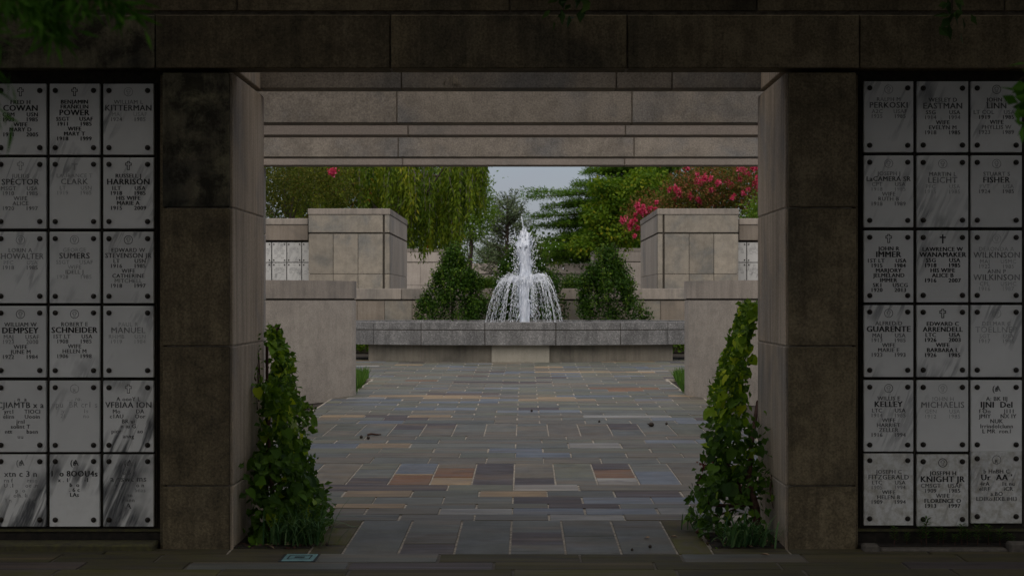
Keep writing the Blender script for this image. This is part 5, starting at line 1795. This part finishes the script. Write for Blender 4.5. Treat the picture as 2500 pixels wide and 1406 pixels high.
# small sprigs on the bare shoots
rgs = np.random.default_rng(62)
SP = []
for (pts, r) in SL[:5] + SL[6:8]:
    for (a_, b_) in zip(pts[:-1], pts[1:]):
        for k in range(9):
            u = rgs.random()
            SP.append(np.array(at(*a_)) * (1 - u) + np.array(at(*b_)) * u + rgs.normal(size=3) * .010)
    for k in range(14):
        SP.append(np.array(at(*pts[-1])) + rgs.normal(size=3) * .014)
SP = np.array(SP)
leaf_cloud(cl, 'sprigs', SP, unit(rgs.normal(size=SP.shape) + np.array([.3, -.3, .2])), .026, .017, M['leaf_vine'], rgs)
# dry flower head and rusty stake at its top
q = MB()
hc = np.array(at(664, 822, 11.35))
for k in range(70):
    a = rgs.uniform(-2.6, .6); rr = .045
    p = hc + np.array([math.cos(a) * -rr * .8 + .01, rgs.normal() * .012, .02 - math.sin(a) * rr])
    q.tube([tuple(p), tuple(p + rgs.normal(size=3) * .012)], [.005, .002], 4)
q.build('dry_flower_head', M['bark_red'], cl)
q = MB(); q.tube([(JL + .03, 10.95, gz(11)), (JL + .028, 10.95, PZ(846, 10.95))], .011, 6)
tag(q.build('stake', M['stake']), 'rusty brown stake standing in the leafy climber with red shoots', 'stake')

VR = [([738, 790, 850, 900, 950, 1000, 1040], [1842, 1808, 1785, 1765, 1745, 1738, 1745], 11.15, 11.9, .85, 5.0),
      ([1030, 1070, 1110, 1150, 1200], [1730, 1722, 1718, 1730, 1716], 10.3, 11.0, .06, 2.0),
      ([1150, 1200, 1250, 1300], [1712, 1690, 1682, 1692], 10.05, 10.7, .0, 1.3)]
SR = [([(1850, 1330, 10.2), (1846, 1240, 10.25), (1828, 1170, 10.4), (1835, 1080, 10.6), (1850, 980, 11.2)], .03),
      ([(1846, 1250, 10.3), (1800, 1180, 10.4), (1770, 1120, 10.6), (1755, 1075, 10.8)], .02),
      ([(1835, 1228, 10.3), (1780, 1235, 10.3), (1730, 1230, 10.3), (1708, 1205, 10.3), (1703, 1180, 10.3), (1712, 1160, 10.3)], .016),
      ([(1880, 1090, 10.6), (1888, 1050, 10.6), (1887, 1020, 10.6), (1885, 1002, 10.6)], .007),
      ([(1700, 1300, 10.2), (1745, 1260, 10.25), (1800, 1240, 10.3)], .012),
      ([(1885, 1160, 10.4), (1880, 1200, 10.3), (1888, 1240, 10.2)], .008)]
cr_ = climber('climber with sunlit yellow-green leaves above and dark woody stems below', +1, VR, SR, 296, 2300, 63, ('leaf_vine_obj', 'leaf_vine_lit'), (JR - .2, 10.3, gz(10.3)))
SP = []
for (pts, r) in (SR[3], SR[5]):
    for (a_, b_) in zip(pts[:-1], pts[1:]):
        for k in range(12):
            u = rgs.random()
            SP.append(np.array(at(*a_)) * (1 - u) + np.array(at(*b_)) * u + rgs.normal(size=3) * np.array([.02, .012, .012]))
SP = np.array(SP)
leaf_cloud(cr_, 'sprigs', SP, unit(rgs.normal(size=SP.shape) + np.array([-.3, -.3, .2])), .04, .03, M['leaf_vine'], rgs)

# grass-like tufts
def tuft(label, cx, D, n_, L, seed, w=.011, rad=.16, mat='leaf_lily', lean=(0, -.25)):
    rg = np.random.default_rng(seed)
    z0 = gz(D)
    V, Fc, T = [], [], []
    for k in range(n_):
        a = rg.uniform(0, 2 * math.pi)
        ln = L * rg.uniform(.6, 1.2)
        d_ = np.array([math.cos(a), math.sin(a) * .8, 0]) + np.array([lean[0], lean[1], 0])
        b_ = np.array([cx, D, z0]) + np.array([rg.normal() * rad, rg.normal() * rad * .5, 0])
        sd_ = unit(np.cross(d_, [0, 0, 1.0])) * w / 2
        i0 = len(V)
        arch = rg.uniform(.35, .8)
        for j in range(6):
            u = j / 5
            p = b_ + d_ * ln * .75 * u ** 1.25 * arch * 1.3 + np.array([0, 0, 1]) * ln * (u * 1.05 - arch * 1.05 * u ** 2.2)
            p[2] = max(p[2], gz(p[1]) + .008)
            f_ = (1 - u ** 2.5)
            V += [p + sd_ * f_, p - sd_ * f_]
        for j in range(5):
            Fc += [i0 + 2 * j, i0 + 2 * j + 1, i0 + 2 * j + 3, i0 + 2 * j + 2]
        T += [rg.random()] * 5
    t = thing('grass_tuft', label, 'plant', (cx, D, z0), 'grass-like tufts at the feet of the climbers')
    me = np_mesh('blades', np.array(V) - np.array(t['_base']), Fc, 4, M[mat], T)
    o = link('blades', me, t); o['kind'] = 'stuff'
tuft('arching tuft of thin grass leaves spilling from the red-stemmed climber', PX(725, 9.95), 9.95, 190, .40, 64, .010, .09, lean=(.3, -.15))
tuft('blue-green grass tuft at the foot of the sunlit climber', PX(1812, 9.9), 9.90, 130, .30, 65, .013, .075)
tuft('wispy grass clump poking out beside the sunlit climber', PX(1716, 10.5), 10.5, 60, .26, 66, .008, .05, lean=(-.3, -.2))

rgl = np.random.default_rng(88)
for (x0, x1, lab) in ((-1.82, -1.33, 'dry leaf litter on the soil under the climber with red shoots'), (1.14, 1.62, 'dry leaf litter on the soil under the sunlit climber')):
    n_ = 260
    Pl = np.stack([rgl.uniform(x0, x1, n_), rgl.uniform(9.80, 10.6, n_), np.zeros(n_)], 1)
    Pl[:, 2] = SLOPE * (Pl[:, 1] - 9.8) + .006 + rgl.random(n_) * .014
    ax_ = np.stack([rgl.normal(size=n_), rgl.normal(size=n_), rgl.normal(size=n_) * .25], 1)
    me = leaf_mesh('leaf_litter', Pl, ax_, np.tile([0, 0, 1.0], (n_, 1)) + rgl.normal(size=(n_, 3)) * .3, .035 * rgl.uniform(.5, 1.3, n_), .018 * rgl.uniform(.6, 1.3, n_), [M['bark_red'], M['dead_leaf'], M['leaf_vine']], rgl.random(n_), rgl.choice([0, 0, 0, 1, 2], n_))
    tag(link('leaf_litter', me), lab, kind='stuff')

# seedlings below the niche covers
rg9 = np.random.default_rng(9)
SEED = None
def seedling(seed):
    rg = np.random.default_rng(seed)
    q = MB()
    q.tube([(0, 0, 0), (.005, 0, .05), (.0, 0, .105)], [.003, .0025, .0015], 4)
    P, O = [], []
    for k in range(34):
        z = .03 + .085 * (k / 33)
        a = k * 2.4
        P.append((0, 0, z)); O.append((math.cos(a), math.sin(a), .35 + rg.normal() * .15))
    me = leaf_mesh('leaf_whorls', np.array(P), np.array(O), np.tile([0, 0, 1.0], (len(P), 1)), .036, .011, M['leaf_grass'], rg.random(len(P)))
    return q.mesh('stem', M['bark_red']), me
SE = [seedling(k) for k in (1, 2)]
for i, (x, y, s) in enumerate(((2183, 1295, 1.1), (2214, 1308, .9), (2250, 1292, 1.25), (2262, 1275, 1.3), (2290, 1300, 1.2), (2302, 1297, 1.2), (2332, 1312, 1.0), (2348, 1290, 1.2), (2362, 1304, 1.1), (2386, 1291, 1.2), (2412, 1291, 1.25), (2418, 1318, .8), (2442, 1299, 1.2), (2466, 1312, 1.2))):
    D = 9.83 + .05 * ((i * 7) % 3) / 3
    zb = FZ(1332)
    t = thing('seedling', 'small dark green seedling in the soil bed below the niche covers', 'plant', (PX(x, D), D, zb), 'seedlings in the bed below the niche covers')
    st, lv = SE[i % 2]
    zt = PZ(y - 8, D)
    k = max(.4, (zt - zb) / .115)
    for nm, me in (('stem', st), ('leaf_whorls', lv)):
        o = link(nm, me, t)
        o.scale = (s * 1.0, s * 1.0, k)
        o.rotation_euler = (0, 0, i * 1.3)

# ------------------------------------------------------------------ small things on the paving
def gp(x, y):
    D = GD(y)
    return (PX(x, D), D, gz(D))
# verdigris cover plate
c = gp(733, 1360)
t = thing('cover_plate', 'small verdigris metal cover set in the paving before the gateway', 'cover plate', (c[0], 9.495, gz(9.495)))
q = MB(); q.box(c[0] - .095, c[0] + .095, 9.38, 9.615, gz(9.49) - .01, gz(9.49) + .006, .003); q.build('plate', M['teal'], t)
q = MB()
zt = gz(9.49) + .0075
for (x0, x1, y0, y1) in ((-.07, .07, .06, .068), (-.07, .07, -.068, -.06), (-.07, -.062, -.06, .06), (.062, .07, -.06, .06), (-.03, .03, -.025, .02)):
    q.box(c[0] + x0, c[0] + x1, 9.495 + y0, 9.495 + y1, zt - .002, zt)
q.build('groove_lines', M['teal_dark'], t)
q = MB(); q.box(c[0] - .112, c[0] + .112, 9.368, 9.627, gz(9.49) - .012, gz(9.49) + .0015); q.build('frame_gap', M['teal_dark'], t)

def fallen_leaf(x, y, L, W, mat, rot, label, name='fallen_leaf', cat='leaf'):
    c = gp(x, y)
    P = []
    q = MB()
    pts = [(0, -.5, 0.002), (.42, -.15, .012), (.40, .2, .010), (0, .55, .004), (-.40, .2, .012), (-.42, -.15, .009), (0, 0, .001)]
    ca, sa = math.cos(rot), math.sin(rot)
    vs_ = [(c[0] + (px * W * ca - py * L * sa), c[1] + (px * W * sa + py * L * ca), c[2] + .004 + pz) for px, py, pz in pts]
    q.add(vs_, [(6, 0, 1), (6, 1, 2), (6, 2, 3), (6, 3, 4), (6, 4, 5), (6, 5, 0)])
    o = q.build(name, mat)
    tag(o, label, cat)
fallen_leaf(1579, 1314, .05, .045, M['dead_leaf'], .4, 'pale curled fallen leaf alone on the mossy-edged paving')
fallen_leaf(1645, 1312, .05, .022, M['dead_leaf'], 1.5, 'narrow pale fallen leaf on the paving joint near the sunlit climber')
fallen_leaf(1868, 1356, .06, .03, M['dead_leaf'], 1.1, 'brown fallen leaf on the paving before the plain dark pillar')
for (x, y, r, lab) in ((882, 1070, .018, 'round dark nut on the paving near the small twig'), (899, 1072, .018, 'round dark nut lying closest to the small twig'), (1463, 1031, .014, 'tiny dark nut alone in the middle of the walk'),
                       (1627, 1037, .016, 'dark nut on the paving between plum stone and climber'), (1716, 1038, .018, 'dark nut on the paving close to the yellow-green leaves'), (1587, 1337, .011, 'dark nut below the pale curled leaf'),
                       (1543, 1344, .009, 'small dark nut on the long joint before the gateway'), (798, 1331, .011, 'dark nut beside the grass tuft of the red-stemmed climber'), (1298, 1005, .016, 'dark nut on the far walk close to the centre joint')):
    c = gp(x, y)
    q = MB(); q.lathe([(r * .3, 0), (r * .85, r * .35), (r, r * .9), (r * .8, r * 1.5), (r * .35, r * 1.85), (r * .12, r * 1.9), (r * .1, r * 2.2)], 9, (c[0], c[1], c[2]))
    tag(q.build('fallen_nut', M['nut'], smooth=True), lab, 'nut')
c = gp(1590, 1041)
q = MB()
q.lathe([(.012, 0), (.03, .01), (.034, .026), (.02, .045), (.006, .05)], 9, (c[0], c[1], c[2])); q.tube([(c[0], c[1], c[2] + .02), (c[0] - .05, c[1], c[2] + .035)], [.014, .004], 5)
tag(q.build('seed_pod', M['nut'], smooth=True), 'dark seed pod at the corner of the plum coloured stone', 'seed pod')
c = gp(913, 1064)
q = MB(); q.tube([(c[0] - .07, c[1], c[2] + .012), (c[0] - .03, c[1] + .02, c[2] + .02), (c[0] + .03, c[1] + .01, c[2] + .014), (c[0] + .075, c[1] + .02, c[2] + .014)], [.010, .012, .010, .006], 6)
tag(q.build('twig', M['bark_red'], smooth=True), 'short brown twig lying on the paving beside two nuts', 'twig')
# dry red leaves caught in the sunlit climber's foot
t = thing('dry_leaf_sprig', 'sprig of dry red leaves hanging out of the sunlit climber', 'leaves', at(1730, 1135, 10.6))
Pd = np.array(at(1730, 1135, 10.6)) + rgs.normal(size=(46, 3)) * np.array([.045, .03, .014])
leaf_cloud(t, 'dry_leaves', Pd, unit(rgs.normal(size=(46, 3)) + np.array([-.5, -.4, -.1])), .034, .018, M['dead_red'], rgs)

# ------------------------------------------------------------------ shade trees this side of the gateway, unseen crowns shaped to block its light
def shade_tree(label, base, crowns, n_, seed, L=.26, W=.17):
    return tree('shade_tree', label, base, 7, crowns, 'leaf_shade', L, W, n_, .3, seed, 'tall shade trees before the gateway', shell=.25, up=.9)
SH = [('tall shade tree whose feathery spray hangs above the niche covers', (-4.6, 5.2, 0), [((-3.6, 5.0, 6.2), (3.6, 3.6, 1.7)), ((-4.5, 3.0, 8.0), (4.2, 4.2, 2.0)), ((-6.5, 6.2, 5.0), (2.8, 3.0, 1.8)), ((-2.0, 6.6, 6.4), (2.8, 2.0, 1.5))]),
      ('tall shade tree whose leaves hang in front of the niche covers', (4.6, 4.6, 0), [((3.6, 5.0, 6.2), (3.6, 3.6, 1.7)), ((4.6, 3.0, 8.0), (4.2, 4.2, 2.0)), ((6.6, 6.0, 5.0), (2.8, 3.0, 1.8)), ((1.4, 6.6, 6.6), (2.8, 2.0, 1.6)), ((3.6, 7.0, 6.0), (2.4, 1.8, 1.3))]),
      ('unseen shade tree behind the viewpoint', (1.2, -4.5, 0), [((0, -2.5, 6.0), (4.5, 3.2, 2.0)), ((-3, -5, 4.2), (3.5, 2.4, 2.6)), ((4, -5, 4.0), (3.5, 2.4, 2.6)), ((0, -6, 3.0), (3.5, 1.8, 2.6))])]
for i, (lab, base, cr2) in enumerate(SH):
    T_ = shade_tree(lab, base, cr2, (27000, 36000, 26000)[i], 120 + i)
    SH[i] = T_
def spray(parent, pts, seed, L, W, n_, mat, spread, down=.3, dens=1.0, r=.006):
    """a twig with leaves"""
    rg = np.random.default_rng(seed)
    q = MB(); q.tube(pts, [r, r * .7, r * .35][:len(pts)] if len(pts) <= 3 else [r * (1 - .7 * i / (len(pts) - 1)) for i in range(len(pts))], 5)
    q.build('twig', M['bark'], parent)
    A = np.array(pts)
    u = rg.random(n_) * (len(pts) - 1)
    i = np.minimum(u.astype(int), len(pts) - 2)
    f_ = (u - i)[:, None]
    P = A[i] * (1 - f_) + A[i + 1] * f_ + rg.normal(size=(n_, 3)) * spread
    dr = unit(A[i + 1] - A[i])
    O = unit(dr + rg.normal(size=(n_, 3)) * .8 + np.array([0, 0, -down]))
    leaf_cloud(parent, 'leaf_spray', P, O, L, W, M[mat], rg, spread=.3)
# feathery hanging sprays at the top of the view on the left
for k, (pts, n_) in enumerate((([at(-60, -200, 2.9), at(40, -80, 2.8), at(100, 30, 2.75)], 200), ([at(60, -160, 2.8), at(160, -40, 2.75), at(200, 20, 2.7)], 220), ([at(160, -140, 2.85), at(240, -30, 2.8), at(320, 20, 2.75)], 200), ([at(90, -120, 2.7), at(120, 10, 2.7), at(125, 75, 2.7)], 190), ([at(-80, -60, 2.6), at(-40, 60, 2.6), at(-20, 300, 2.6)], 160), ([at(-120, -160, 2.7), at(20, -40, 2.6), at(40, 0, 2.6)], 140))):
    spray(SH[0], pts, 200 + k, .05, .008, n_, 'leaf_spray', .014, .9)
spray(SH[1], [at(1400, -110, 6.5), at(1390, -30, 6.5), at(1375, 25, 6.5)], 210, .055, .03, 34, 'leaf_shade', .03, .6)
spray(SH[1], [at(1420, -80, 6.5), at(1420, -20, 6.5), at(1423, 8, 6.5)], 213, .05, .03, 14, 'leaf_shade', .015, .6)
spray(SH[1], [at(2330, -120, 6.0), at(2325, -20, 6.0), at(2322, 45, 6.0)], 211, .06, .032, 34, 'leaf_shade', .025, .6)
for k, (x, y, n_) in enumerate(((2490, 195, 9), (2500, 240, 16), (2487, 262, 14), (2500, 300, 12))):
    spray(SH[1], [at(2640, y - 130, 3.6), at(2560, y - 50, 3.6), at(x, y, 3.6)], 214 + k, .045, .026, n_, 'leaf_spray', .014, .5, r=.003)

# tidy: drop the helper property
for o in bpy.data.objects:
    if '_base' in o.keys():
        del o['_base']
